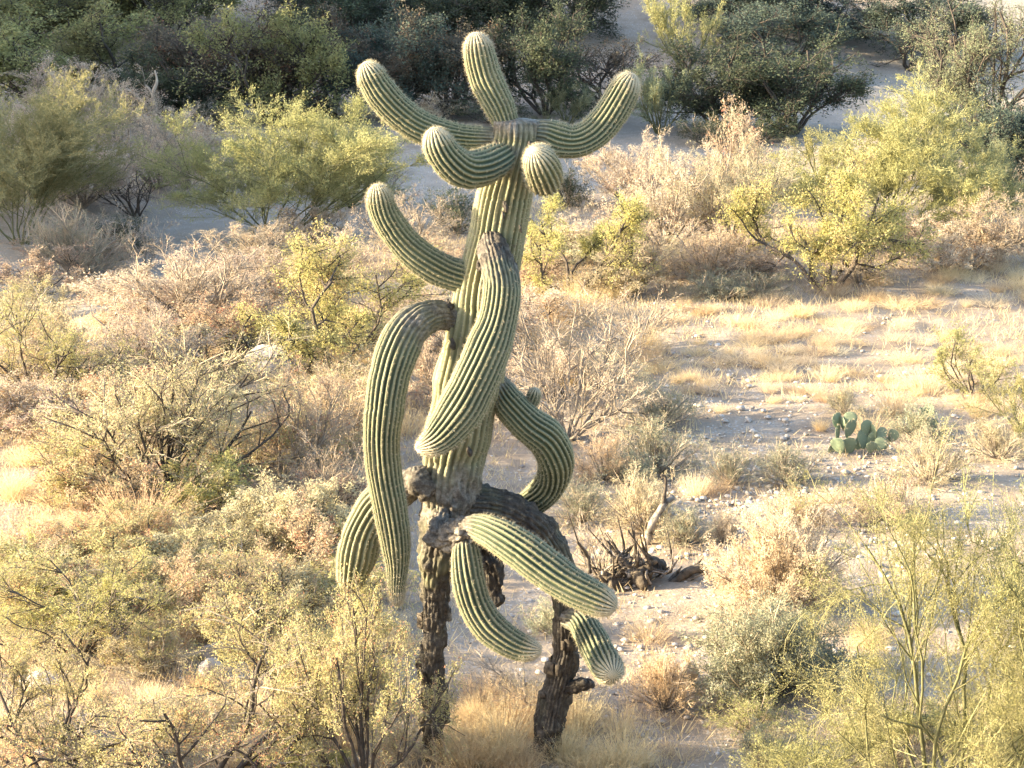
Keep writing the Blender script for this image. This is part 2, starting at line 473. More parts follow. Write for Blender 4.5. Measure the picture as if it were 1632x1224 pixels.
def limb(name, parent, pix, ribs=20, depth=0.19, bark=((0, 0), (1, 0)), char=0.0, age=0.2, tip=True, seed=1, spines=True, rough=0.10,
         twist=0.0, flat_top=False, label=None, Y0=0.0):
    """a ribbed limb through (photo x, photo y, half-width in px, depth offset in m)"""
    rows = []
    for (x, y, hw, dd) in pix:
        c = at(x, y, Y0 + dd)
        rows.append((*c, hw * mpp(Y0 + dd, y)))
    _, L = spline(rows, 10)
    n = max(24, int(L / 0.017))
    Q, L = spline(rows, n)
    C, R = Q[:, :3], np.maximum(Q[:, 3], 0.004)
    s = np.linspace(0, L, n)
    if tip:
        # cluster rings in the dome at the end
        Rend = R[max(0, n - 3 - int(n * 0.08))]
        dome = min(Rend * 1.25, L * 0.45)
        u = np.concatenate([np.linspace(0, L - dome, n), L - dome + dome * np.sin(np.linspace(0, math.pi / 2, 18)[1:])])
        Q = np.stack([np.interp(u, s, Q[:, k]) for k in range(4)], 1)
        s = u; n = len(u)
        C, R = Q[:, :3], np.maximum(Q[:, 3], 0.004)
        k = np.clip((s - (L - dome)) / dome, 0, 1)
        R = R * np.sqrt(np.maximum(1 - k ** 2.2, 0.0004))
    if flat_top:
        k = np.clip((s - (L - 0.035)) / 0.035, 0, 1)
        R = R * np.sqrt(np.maximum(1 - k ** 4, 0.0004))
    T = norm(np.gradient(C, axis=0))
    # parallel transport
    N1 = np.zeros_like(C)
    v = np.cross(T[0], (0.0, 1.0, 0.0))
    if np.linalg.norm(v) < 0.1: v = np.cross(T[0], (1.0, 0, 0))
    v = v / np.linalg.norm(v)
    for i in range(n):
        v = v - T[i] * np.dot(v, T[i]); v = v / np.linalg.norm(v)
        N1[i] = v
    N2 = np.cross(T, N1)
    rng = np.random.default_rng(seed)
    spr = 6
    m = ribs * spr
    th = np.arange(m) / m * 2 * math.pi
    pt = np.stack([s * 3.0, np.full(n, seed * 3.7), np.zeros(n)], -1)
    wob = 0.17 * vnoise(pt, 1.0, seed) + twist * s / max(L, 1e-6)
    frac = s / L
    bk = np.interp(frac, [b[0] for b in bark], [b[1] for b in bark])
    TH = th[None, :] + wob[:, None]
    # each rib wanders and pinches a little of its own accord
    rid = np.floor(np.arange(m) / spr)
    ribvar = vnoise(np.stack([np.broadcast_to(rid * 1.9, (n, m)), np.broadcast_to((s * 4)[:, None], (n, m)), np.full((n, m), seed * 1.3)], -1), 1.0, seed + 5)
    ph = (np.arange(m) % spr) / spr
    h = np.abs(np.cos((ph - 0.0) * math.pi)) ** 0.85
    h = np.broadcast_to(h[None, :], (n, m))
    dirs = np.cos(TH)[..., None] * N1[:, None] + np.sin(TH)[..., None] * N2[:, None]
    base = C[:, None] + dirs * R[:, None, None]
    nz = fbm(base, 9.0, seed + 3, 3)
    BK = np.clip(bk[:, None] * 1.35 - 0.18 + 0.65 * nz * sstep(0.0, .2, bk)[:, None], 0, 1)
    dep = depth * (1 + 0.25 * ribvar) * (1 - 0.65 * BK)
    pinch = 1 + 0.04 * vnoise(pt, 1.7, seed + 9) + 0.02 * vnoise(pt, 5.0, seed + 10)
    if tip: pinch = pinch * (1 - .14 * np.exp(-s / .06))
    crease = np.zeros((n, m))
    for _ in range(int(2 + L * 2)):
        sc_, ac_ = rng.uniform(.1 * L, .85 * L), rng.uniform(0, 6.28)
        dev = s[:, None] - sc_ - .03 * np.sin(TH - ac_)
        crease += np.exp(-(dev / .010) ** 2) * sstep(.2, .8, np.cos(TH - ac_)) * rng.uniform(.5, 1)
    rad = R[:, None] * pinch[:, None] * (1 - dep * (1 - h) + 0.05 * h * ribvar - .07 * crease)
    jag = fbm(base, 16.0, seed + 21, 4)
    jag2 = np.where(vnoise(base, 11.0, seed + 31) > 0.12, 1.0, 0.0)
    jag3 = np.abs(vnoise(base * np.array((1, 1, .6)), 42.0, seed + 41))
    rad = rad + BK * R[:, None] * rough * (1.2 * jag + 0.8 * (jag2 - 0.5) - 1.0 * jag3)
    V = C[:, None] + dirs * rad[..., None]
    g = Geo()
    idx = np.arange(n * m).reshape(n, m)
    nxt = np.roll(idx, -1, 1)
    q = np.stack([idx[:-1], nxt[:-1], nxt[1:], idx[1:]], -1).reshape(-1, 4)
    g.add(V.reshape(-1, 3), q)
    ribattr = (h * np.ones((n, m))).ravel()
    # close the far end
    endc = C[-1] + T[-1] * 0.002
    g.add(endc[None], np.zeros((0, 3), int))
    g.f.append(np.stack([idx[-1], nxt[-1], np.full(m, n * m)], -1)); g.m.append(np.zeros(m, np.int32))
    one = lambda a, e: np.concatenate([np.broadcast_to(a, (n, m)).ravel(), [e]])
    me = g.mesh(name, [M['cactus']], True, {
        'rib': np.concatenate([ribattr, [1.0]]), 'wool': one((sstep(L - 1.3 * R.max(), L - .05 * R.max(), s) * (1.0 if tip else 0.0))[:, None] * np.ones((1, m)), 1.0 if tip else 0.0), 'bark': one(BK, bk[-1]), 'char': one(np.full((n, m), char), char),
        'age': one(np.clip(age + 0.25 * nz, 0, 1), age)})
    o = link(name, me, parent)
    if label: o['label'] = label
    if spines:
        ks = np.arange(0, ribs) * spr
        uu = np.concatenate([np.arange(0.01, L - 0.002, 0.021), np.arange(max(L - .11, .01), L, 0.011)])
        ii = np.clip(np.searchsorted(s, uu), 0, n - 1)
        pts, out, tn = [], [], []
        for r_i, k in enumerate(ks):
            jj = np.clip(ii + rng.integers(-1, 1, len(ii)), 0, n - 1)
            keep = (BK[jj, k] < 0.35) & (rng.random(len(jj)) > np.clip(1 - R[jj] / (0.5 * R.mean()), 0, 0.85))
            jj = jj[keep]
            pts.append(V[jj, k]); out.append(dirs[jj, k]); tn.append(T[jj])
        pts, out, tn = np.concatenate(pts), np.concatenate(out), np.concatenate(tn)
        if tip:   # at the dome the spines stand along the axis too
            kk = np.clip((np.linalg.norm(pts - C[-1], axis=1)) / (R.max() * 1.3), 0, 1)[:, None]
            out = norm(out * (0.35 + 0.65 * kk) + tn * (1 - kk))
        ns = 6
        A = np.repeat(pts, ns, 0); O = np.repeat(out, ns, 0)
        D = norm(O + rng.normal(0, 0.62, A.shape))
        Ls = rng.uniform(0.010, 0.026, (len(A), 1))
        W = norm(np.cross(D, rng.normal(size=A.shape))) * 0.0009
        tri = np.stack([A - O * 0.003 + W, A - O * 0.003 - W, A + D * Ls], 1)
        sg = Geo()
        sg.add(tri.reshape(-1, 3), np.arange(len(A) * 3).reshape(-1, 3), np.repeat(rng.random(len(A)), 3))
        so = link('spines', sg.mesh('spines', [M['spine']]), o)
        so['kind'] = 'stuff'
    return o

def build_saguaro():
    base = at(690, 1213, 0.0)
    root = empty('saguaro_cactus', (base[0], 0, gz1(base[0], 0)))
    tag(root, 'tall twisted saguaro cactus with many curling ribbed arms on two barky legs', 'cactus')
    class Holder: pass
    inv = root.matrix_basis.inverted()
    def put(*a, **k):
        o = limb(a[0], root, *a[1:], **k)
        o.matrix_parent_inverse = inv
        return o
    trunk = put('trunk', [(712, 830, 44, .02), (719, 770, 50, 0), (728, 700, 52, 0), (740, 640, 53, 0), (757, 560, 53, 0), (772, 480, 50, 0), (788, 400, 46, 0),
                 (801, 330, 44, 0), (813, 280, 41, 0), (821, 230, 40, 0), (822, 188, 40, 0)], ribs=26, depth=0.165, age=0.70,
                bark=((0, 1), (.1, .75), (.19, .15), (.25, 0), (.905, 0), (.925, .55), (.935, .5), (.95, .05), (.965, .6), (1, 1)), tip=False, flat_top=True, seed=3)
    put('leg', [(690, 1228, 24, .0), (690, 1180, 20, .0), (688, 1120, 22, .0), (690, 1050, 20, .0), (693, 985, 22, .0), (692, 930, 25, .0), (698, 880, 31, -.02), (712, 825, 42, .0)],
        ribs=18, depth=0.10, bark=((0, 1), (.70, 1), (.78, .6), (.9, .8), (1, .9)), char=0.85, age=0.7, tip=False, seed=5, rough=0.24, spines=False,
        label='dark bark-covered leg, the straight one')
    put('leg', [(864, 1222, 25, .02), (871, 1182, 22, .02), (877, 1147, 24, .02), (887, 1102, 24, .03), (899, 1049, 22, .04), (902, 991, 22, .04), (902, 945, 24, .06), (886, 890, 28, .08), (850, 840, 30, .08),
                (800, 808, 29, .06), (745, 802, 32, .02), (715, 800, 30, 0)],
        ribs=22, depth=0.30, bark=((0, 1), (.45, .95), (.55, .8), (1, .85)), char=0.85, age=0.5, tip=False, seed=8, rough=0.16, spines=False,
        label='dark ribbed leg arching out and down to the ground')
    # upper arms
    put('arm', [(808, 205, 22, .02), (797, 173, 25, .03), (785, 148, 27, .04), (773, 122, 28, .05), (764, 90, 26, .05), (757, 51, 20, .05)], ribs=21, age=.3, seed=11, label='straight upright arm on the crown')
    put('arm', [(800, 222, 18, .0), (776, 221, 20, .0), (738, 220, 22, .0), (699, 214, 25, -.03), (661, 198, 26, -.06), (629, 173, 26, -.08), (604, 143, 26, -.1), (580, 99, 22, -.1)],
        ribs=21, age=.05, seed=12, bark=((0, .9), (.1, .6), (.16, 0), (1, 0)))
    put('arm', [(806, 246, 22, -.05), (790, 256, 27, -.2), (765, 267, 30, -.32), (737, 270, 31, -.42), (712, 252, 29, -.47), (698, 230, 26, -.49), (690, 203, 22, -.5)], ribs=20, depth=.20, age=.02, seed=13,
        bark=((0, .8), (.08, .4), (.13, 0), (1, 0)), label='arm curling up towards the viewer')
    put('arm', [(842, 250, 20, -.05), (858, 276, 25, -.22), (867, 285, 28, -.38), (868, 278, 29, -.52), (863, 262, 28, -.64), (850, 238, 24, -.74)], ribs=20, depth=.12, age=.05, seed=14, label='stubby arm pointing at the viewer')
    put('arm', [(840, 213, 20, .0), (866, 213, 25, .0), (890, 222, 29, .0), (917, 225, 26, .0), (945, 212, 27, .02), (969, 187, 26, .04), (989, 155, 25, .05), (1008, 116, 22, .06)], ribs=21, age=.05, seed=15,
        bark=((0, .8), (.12, .5), (.17, 0), (1, 0)))
    put('arm', [(770, 442, 24, .0), (738, 440, 27, .0), (705, 431, 27, .0), (675, 414, 27, -.02), (648, 390, 26, -.04), (625, 361, 25, -.06), (609, 332, 23, -.07), (600, 293, 19, -.08)], ribs=20, age=.2, seed=16)
    # hanging arms
    put('arm', [(738, 515, 20, -.02), (716, 506, 23, -.05), (690, 503, 25, -.12), (660, 516, 30, -.22), (637, 550, 33, -.3), (621, 597, 34, -.35), (612, 650, 32, -.38), (608, 700, 30, -.38),
                (612, 752, 28, -.37), (621, 805, 27, -.36), (630, 860, 25, -.34), (633, 900, 19, -.33), (632, 935, 14, -.33), (634, 967, 11, -.33)], ribs=22, depth=.19, age=.12, seed=17,
        bark=((0, 1), (.12, .8), (.19, .45), (.27, 0), (.9, 0), (1, .25)), label='long arm hanging down beside the trunk')
    put('arm', [(783, 385, 24, -.12), (786, 403, 27, -.25), (795, 432, 29, -.36), (800, 462, 31, -.42), (793, 510, 33, -.46), (776, 560, 36, -.5), (757, 606, 38, -.53), (737, 647, 38, -.55), (714, 681, 34, -.58), (692, 703, 26, -.6), (662, 716, 15, -.61)],
        ribs=24, depth=.18, age=.15, seed=18, bark=((0, 1), (.13, 1), (.22, .45), (.29, 0), (1, 0)), char=.7, rough=.16, twist=0.5, label='thick arm wrapped diagonally across the trunk')
    s_arm = put('arm', [(772, 598, 18, .05), (792, 614, 21, .02), (810, 642, 26, -.02), (840, 674, 29, -.05), (870, 698, 31, -.02), (886, 735, 29, .06), (876, 773, 26, .2), (846, 802, 23, .3), (812, 818, 20, .34)],
        ribs=21, depth=.19, age=.08, seed=19, bark=((0, 1), (.1, .5), (.16, 0), (1, 0)), label='arm bending in an S with a small bud')
    bud = limb('bud', s_arm, [(838, 652, 7, .0), (848, 640, 11, .0), (855, 618, 12, .0)], ribs=12, age=.1, seed=20)
    put('arm', [(690, 762, 20, .06), (660, 768, 26, .1), (628, 784, 31, .12), (600, 808, 33, .12), (580, 845, 33, .1), (570, 882, 33, .1), (562, 915, 27, .1), (556, 945, 20, .1)], ribs=20, age=.45, seed=21,
        bark=((0, 1), (.16, .8), (.25, 0), (1, 0)), label='short drooping arm behind the long hanging one')
    # front arms from the broken knob
    put('arm', [(745, 838, 22, -.42), (768, 842, 25, -.48), (792, 852, 28, -.55), (830, 876, 32, -.63), (870, 906, 33, -.7), (910, 934, 31, -.76), (945, 953, 28, -.8), (983, 969, 24, -.84)], ribs=20, depth=.20, age=.02, seed=22,
        bark=((0, 1), (.07, .4), (.1, 0), (1, 0)), label='straight arm slanting down and outwards')
    put('arm', [(742, 862, 18, -.40), (743, 885, 24, -.45), (747, 928, 27, -.5), (758, 965, 27, -.52), (778, 997, 27, -.55), (806, 1020, 25, -.58), (834, 1033, 22, -.6), (863, 1037, 17, -.63)], ribs=18, depth=.20, age=.05, seed=23,
        bark=((0, .8), (.06, .2), (.09, 0), (1, 0)), label='hanging arm curving away like a hook')
    put('arm', [(902, 985, 20, .0), (926, 992, 23, -.08), (941, 1015, 26, -.2), (955, 1042, 27, -.33), (967, 1062, 27, -.46), (977, 1076, 24, -.60)], ribs=20, depth=.16, age=.05, seed=24,
        bark=((0, 1), (.14, .6), (.25, 0), (1, 0)), label='low arm whose starry tip faces the viewer')
    # dead stubs and the broken knob
    put('stub', [(762, 860, 22, -.08), (780, 905, 20, -.08), (790, 945, 15, -.08), (791, 968, 10, -.08)], ribs=14, depth=.05, bark=((0, 1), (1, 1)), char=1.0, seed=25, rough=.35, spines=False)
    put('stub', [(895, 1096, 14, .0), (918, 1094, 13, -.03), (936, 1090, 11, -.06), (948, 1094, 8, -.08)], ribs=12, depth=.05, bark=((0, 1), (1, 1)), char=1.0, seed=26, rough=.35, spines=False)
    put('knob', [(708, 806, 26, -.05), (700, 838, 24, -.18), (712, 858, 27, -.30), (738, 848, 30, -.40), (764, 842, 27, -.47)], ribs=14, depth=.05, bark=((0, 1), (1, 1)), char=0.0, seed=27, rough=.32, spines=False,
        label='broken pale corky knob where two arms join')
    put('knob', [(772, 384, 12, -.12), (784, 388, 17, -.20), (798, 398, 17, -.24), (812, 416, 12, -.24), (822, 440, 9, -.26), (828, 462, 5, -.28)], ribs=14, depth=.05, bark=((0, 1), (1, 1)), char=.9, seed=29, rough=.38, spines=False,
        label='dark scarred crust where the diagonal arm leaves the trunk')
    put('knob', [(700, 772, 22, -.02), (672, 768, 25, -.12), (660, 768, 25, -.2), (654, 768, 18, -.24)], ribs=14, depth=.05, bark=((0, 1), (1, 1)), char=0.45, seed=28, rough=.25, spines=False,
        label='round corky stump on the trunk')
    for k, (x, y, hw, d) in enumerate(((806, 330, 6, -.19), (802, 342, 4, -.19), (766, 424, 6, -.2), (716, 487, 7, -.08), (722, 548, 6, -.2), (830, 365, 4, -.17), (792, 232, 6, -.17), (846, 236, 7, -.15), (716, 700, 5, -.22), (748, 720, 5, -.22), (697, 655, 4, -.15))):
        put('scar', [(x - 2, y - hw * 1.6, hw * .5, d), (x, y, hw, d - .01), (x + 2, y + hw * 1.6, hw * .5, d)], ribs=10, depth=.05, bark=((0, 1), (1, 1)), char=.9, seed=60 + k, rough=.5, spines=False)
    # chunks of peeling bark on the legs
    rng = np.random.default_rng(31)
    for lx, pathp in (('a', [(690, 1215), (688, 1120), (690, 1050), (693, 985), (692, 930)]), ('b', [(866, 1210), (877, 1147), (887, 1102), (899, 1049), (902, 1000)])):
        pp = np.array(pathp, float)
        for i in range(26):
            t = rng.uniform(0, len(pp) - 1.01); k = int(t); c2 = pp[k] * (1 - (t - k)) + pp[k + 1] * (t - k)
            ang = rng.uniform(0, 2 * math.pi)
            C = at(c2[0], c2[1], 0.02)
            r = rng.uniform(.075, .105)
            n = np.array((math.cos(ang), math.sin(ang), 0))
            u = np.array((-n[1], n[0], 0)); w = np.array((0, 0, 1.0))
            a, b, th = rng.uniform(.012, .04), rng.uniform(.02, .06), rng.uniform(.008, .022)
            cc = C + n * r
            v = []
            for dz in (0, 1):
                for (i1, j1) in ((-1, -1), (1, -1), (1, 1), (-1, 1)):
                    k2 = 1.0 if dz == 0 else rng.uniform(.5, .9)
                    v.append(cc + u * a * i1 * k2 + w * b * j1 * k2 + n * th * (dz * 2 - 1) * rng.uniform(.7, 1.3) - C * 0)
            g = Geo()
            g.add(np.array(v), [[4, 5, 6, 7], [0, 1, 5, 4], [1, 2, 6, 5], [2, 3, 7, 6], [3, 0, 4, 7]])
            me = g.mesh('bark_plate', [M['darkwood'] if rng.random() < .75 else M['deadwood']])
            o = link('bark_plate', me, root); o.matrix_parent_inverse = inv
    return root
build_saguaro()

# ------------------------------------------------------------------ vegetation: a generator of branching plants
SPEC = {
    # stems, their spread from the vertical, then per level: children, length ratio, angle, upward pull, wander, points, first t
    'palo': dict(n0=11, pol=(8, 66), L0=1.0, up0=.08, w0=.12, K0=7, lv=[(8, .55, 36, .08, .12, 5, .2), (8, .5, 34, .08, .12, 4, .15), (7, .5, 30, .07, .14, 3, .1)], leaves=4.5, leaf=3.6, asp=.34, jit=.7),
    'near': dict(n0=10, pol=(8, 70), L0=1.0, up0=.03, w0=.27, K0=10, lv=[(8, .55, 40, .03, .20, 6, .2), (8, .5, 42, .03, .18, 4, .15), (7, .5, 40, .04, .16, 3, .1)], leaves=7, leaf=3.6, asp=.30, jit=1.3),
    'mesq': dict(n0=5, pol=(34, 74), L0=1.0, up0=.06, w0=.24, K0=9, lv=[(6, .58, 50, .05, .24, 6, .35), (8, .5, 52, .03, .24, 5, .15), (7, .5, 50, .0, .2, 3, .1)], leaves=14, leaf=4.0, asp=.42, jit=1.3),
    'creo': dict(n0=9, pol=(15, 70), L0=1.0, up0=.04, w0=.16, K0=8, lv=[(7, .52, 42, .04, .18, 6, .2), (7, .5, 44, .03, .18, 5, .15), (6, .5, 40, .0, .16, 3, .1)], leaves=5, leaf=4.4, asp=.45, jit=.9),
    'dry': dict(n0=18, pol=(4, 66), L0=1.0, up0=.03, w0=.10, K0=6, lv=[(7, .52, 36, .03, .12, 5, .2), (7, .5, 38, .02, .12, 4, .15), (5, .5, 34, .0, .12, 3, .1)], leaves=3, leaf=3.6, asp=.4, jit=.8),
    'bare': dict(n0=12, pol=(8, 62), L0=1.0, up0=.03, w0=.14, K0=7, lv=[(7, .55, 38, .03, .14, 5, .2), (6, .5, 38, .02, .14, 4, .2), (5, .5, 36, .0, .12, 3, .2)], leaves=.5, leaf=3.6, asp=.4, jit=.8),
    'low': dict(n0=50, pol=(3, 84), L0=1.0, up0=.03, w0=.12, K0=5, lv=[(8, .45, 34, .05, .12, 4, .25), (5, .5, 34, .04, .12, 3, .15)], leaves=8, leaf=3.6, asp=.36, jit=.9),
    'tree': dict(n0=6, pol=(8, 66), L0=1.0, up0=.07, w0=.18, K0=8, lv=[(8, .6, 48, .05, .2, 6, .2), (8, .5, 48, .02, .2, 5, .15), (6, .5, 46, .0, .2, 3, .1)], leaves=7, leaf=4.6, asp=.48, jit=1.2),
}

def polyline(rng, P0, D, L, K, wander, up):
    pts = [P0]; d = D; P = P0
    for k in range(1, K):
        d = norm(d + rng.normal(0, wander, D.shape) + np.array((0, 0, up)))
        P = P + d * (L / (K - 1))[:, None]
        pts.append(P)
    return np.stack(pts, 1)

def plant_lines(rng, sp, den=1.0, lean=(0, 0)):
    n = max(2, int(round(sp['n0'] * min(den, 1.3) ** .5)))
    az = (np.arange(n) + rng.uniform(-.4, .4, n)) / n * 2 * math.pi
    po = np.radians(rng.uniform(sp['pol'][0], sp['pol'][1], n))
    D = np.stack([np.sin(po) * np.cos(az) + lean[0], np.sin(po) * np.sin(az) + lean[1], np.cos(po)], -1)
    D = norm(D)
    L = sp['L0'] * rng.uniform(.75, 1.15, n)
    P0 = np.stack([np.cos(az), np.sin(az), np.zeros(n)], -1) * rng.uniform(.01, .06, (n, 1))
    levels = [polyline(rng, P0, D, L, sp['K0'], sp['w0'], sp['up0'])]
    Ls = [L]
    for i, (c, ratio, ang, up, wan, K, tmin) in enumerate(sp['lv']):
        c = max(1, int(round(c * (den ** (.5 if i else .3)))))
        P, L = levels[-1], Ls[-1]
        N, KP, _ = P.shape
        idx = np.repeat(np.arange(N), c)
        t = rng.uniform(tmin, 1.0, len(idx)) * (KP - 1.001)
        k = t.astype(int); f = (t - k)[:, None]
        A, B = P[idx, k], P[idx, k + 1]
        pos = A * (1 - f) + B * f
        tan = norm(B - A)
        perp = norm(np.cross(tan, rng.normal(size=tan.shape)))
        a = np.radians(ang * rng.uniform(.5, 1.4, len(idx)))[:, None]
        d = norm(np.cos(a) * tan + np.sin(a) * perp)
        ln = L[idx] * ratio * (1.15 - .55 * t / KP) * rng.uniform(.6, 1.25, len(idx))
        levels.append(polyline(rng, pos, d, ln, K, wan, up)); Ls.append(ln)
    return levels

def plant_meshes(kind, seed, W, H, m_px, leaf, twig, bark, den=1.0, dr=.85, leafy=1.0, stem=1.0, lean=(0, 0), leaf_px=None, sparse_base=0.0):
    sp = SPEC[kind]
    rng = np.random.default_rng(seed)
    lv = plant_lines(rng, sp, den, lean)
    allp = np.concatenate([p.reshape(-1, 3) for p in lv])
    lo, hi = np.percentile(allp, 2, 0), np.percentile(allp, 98, 0)
    top = np.percentile(allp[:, 2], 99)
    sc = np.array((W / (hi[0] - lo[0]), W * dr / (hi[1] - lo[1]), H / top))
    cen = np.array(((hi[0] + lo[0]) / 2 if not any(lean) else 0, (hi[1] + lo[1]) / 2 if not any(lean) else 0, 0))
    out = []
    for p in lv:
        q = p * sc
        f = sstep(0, .5 * H, q[..., 2])[..., None]
        q = q - cen * sc * f
        q[..., 2] = np.maximum(q[..., 2], 0.015) 
        out.append(q)
    lv = out
    gb, gl = Geo(), Geo()
    r0 = (.006 + .0065 * H) * stem * (1.7 if kind in ('mesq', 'tree') else 1.0)
    rmin = .30 * m_px
    nl = len(lv)
    for i, P in enumerate(lv):
        N, K, _ = P.shape
        rr = max(r0 * (.45 ** i), rmin * (1.5 if i == 0 else 1.0))
        R = np.linspace(1, .45, K)[None, :] * rr * rng.uniform(.7, 1.2, (N, 1))
        last = i == nl - 1
        tubes(gb, P, R, 2 if i >= max(1, nl - 2) else (3 if i else 5), rng, rng.random(N), 1 if i >= max(1, nl - 2) else 0)
    T = lv[-1]
    N, K, _ = T.shape
    cnt = sp['leaves'] * leafy * 1.35
    tot = int(N * cnt)
    if tot > 0:
        ii = rng.integers(0, N, tot); t = rng.uniform(.1, 1, tot) * (K - 1.001); k = t.astype(int); f = (t - k)[:, None]
        C = T[ii, k] * (1 - f) + T[ii, k + 1] * f
        al = norm(T[ii, k + 1] - T[ii, k])
        lp = (leaf_px or sp['leaf']) * m_px
        C = C + rng.normal(0, sp['jit'] * lp, C.shape)
        C[:, 2] = np.maximum(C[:, 2], .02)
        if sparse_base:
            keep = rng.random(len(C)) < sstep(sparse_base * .3 * H, sparse_base * H, C[:, 2]) + .06
            C, al = C[keep], al[keep]
        # leaf colour goes by clump as well as by leaf
        tint = np.clip(.5 + .38 * vnoise(C, 2.2 / max(W * .35, .2), seed) + rng.normal(0, .22, len(C)), 0, 1)
        leaf_quads(gl, C, lp, rng, al, sp['asp'], tint)
    mb = gb.mesh('branches', [bark, twig])
    ml = gl.mesh('crown', [leaf]) if tot > 0 else None
    return mb, ml

NAMES = {'palo': 'palo_verde_bush', 'near': 'palo_verde_bush', 'mesq': 'mesquite_tree', 'creo': 'creosote_bush', 'dry': 'dry_bush', 'bare': 'bare_bush', 'low': 'low_bush', 'tree': 'desert_tree'}
CATS = {'palo': 'bush', 'near': 'bush', 'mesq': 'tree', 'creo': 'bush', 'dry': 'bush', 'bare': 'bush', 'low': 'bush', 'tree': 'tree'}
_seed = [100]

TWIG = {'palo': 'palo_twig', 'near': 'palo_twig', 'mesq': 'twigdark', 'creo': 'twig', 'dry': 'twigtan', 'bare': 'twigpale', 'low': 'twigtan', 'tree': 'twigdark'}
BARK = {'palo': 'greenbark', 'near': 'greenbark', 'mesq': 'twigdark', 'creo': 'twigdark', 'dry': 'twig', 'bare': 'twig', 'low': 'twig', 'tree': 'twigdark'}
_cache, _turn = {}, {}

def plant(kind, px, py, w, h, leaf, label, group=None, twig=None, bark=None, name=None, unique=False, **kw):
    """one plant rooted where photo pixel (px, py) meets the ground, w by h photo pixels large; look-alike kinds share their meshes"""
    _seed[0] += 1
    q, m = ground(px, py)
    W, H = w * m, h * m * 1.02
    twig, bark = twig or TWIG[kind], bark or BARK[kind]
    root = empty(name or NAMES[kind], (q[0], q[1], gz1(q[0], q[1]) - .01))
    tag(root, label, CATS[kind] if not name else name.split('_')[-1], group)
    if unique:
        mb, ml = plant_meshes(kind, _seed[0], W, H, m, M[leaf], M[twig], M[bark], **kw)
    else:
        size, den = [(c, d) for c, d in ((90, .35), (150, .55), (230, .85), (420, 1.2)) if w <= c or c == 420][0]
        lf = 1.0 if kw.get('leafy', 1) < 1.8 else 2.0
        nv = 3 if kind in ('low', 'dry') and size < 200 else 2
        v = _turn.get((kind, size), 0); _turn[(kind, size)] = v + 1
        key = (kind, size, lf, v % nv)
        if key not in _cache:
            _cache[key] = plant_meshes(kind, 300 + len(_cache), 1.0, 1.0, 1.0 / size, M[leaf], M[twig], M[bark], den=den, leafy=lf, dr=1.0)
        mb, ml = _cache[key]
        root.scale = (W, W * .85, H)
        root.rotation_euler = (0, 0, (_seed[0] * 2.39) % 6.28)
    ob = link('trunk' if kind in ('mesq', 'tree') else 'branches', mb, root)
    parts = [(ob, (bark, twig))]
    if ml: parts.append((link('crown', ml, root), (leaf,)))
    if not unique:
        for o, mats in parts:
            for slot, mt in zip(o.material_slots, mats):
                slot.link = 'OBJECT'; slot.material = M[mt]
    return root

def shared(name, part, pair, q, W, H, leaf, label, cat, group=None, rz=0.0, depth=None, rng=RNG):
    """a plant that shares its two meshes with others, at its own size, turn and leaf material"""
    root = empty(name, (q[0], q[1], gz1(q[0], q[1]) - .01), rz)
    root.scale = (W, depth or W, H)
    tag(root, label, cat, group)
    b = link(part, pair[0], root)
    if pair[1]:
        c = link('crown', pair[1], root)
        c.material_slots[0].link = 'OBJECT'
        c.material_slots[0].material = M[leaf]
    return root

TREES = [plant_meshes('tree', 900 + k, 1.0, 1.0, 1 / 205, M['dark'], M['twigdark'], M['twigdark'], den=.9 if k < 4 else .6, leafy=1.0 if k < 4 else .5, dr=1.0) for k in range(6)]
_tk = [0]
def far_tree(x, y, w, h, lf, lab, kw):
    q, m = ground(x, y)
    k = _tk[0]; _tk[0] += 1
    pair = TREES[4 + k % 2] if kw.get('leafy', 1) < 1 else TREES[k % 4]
    shared('desert_tree', 'trunk', pair, q, w * m, h * m, lf, lab, 'tree', BANK, rz=k * 2.4)

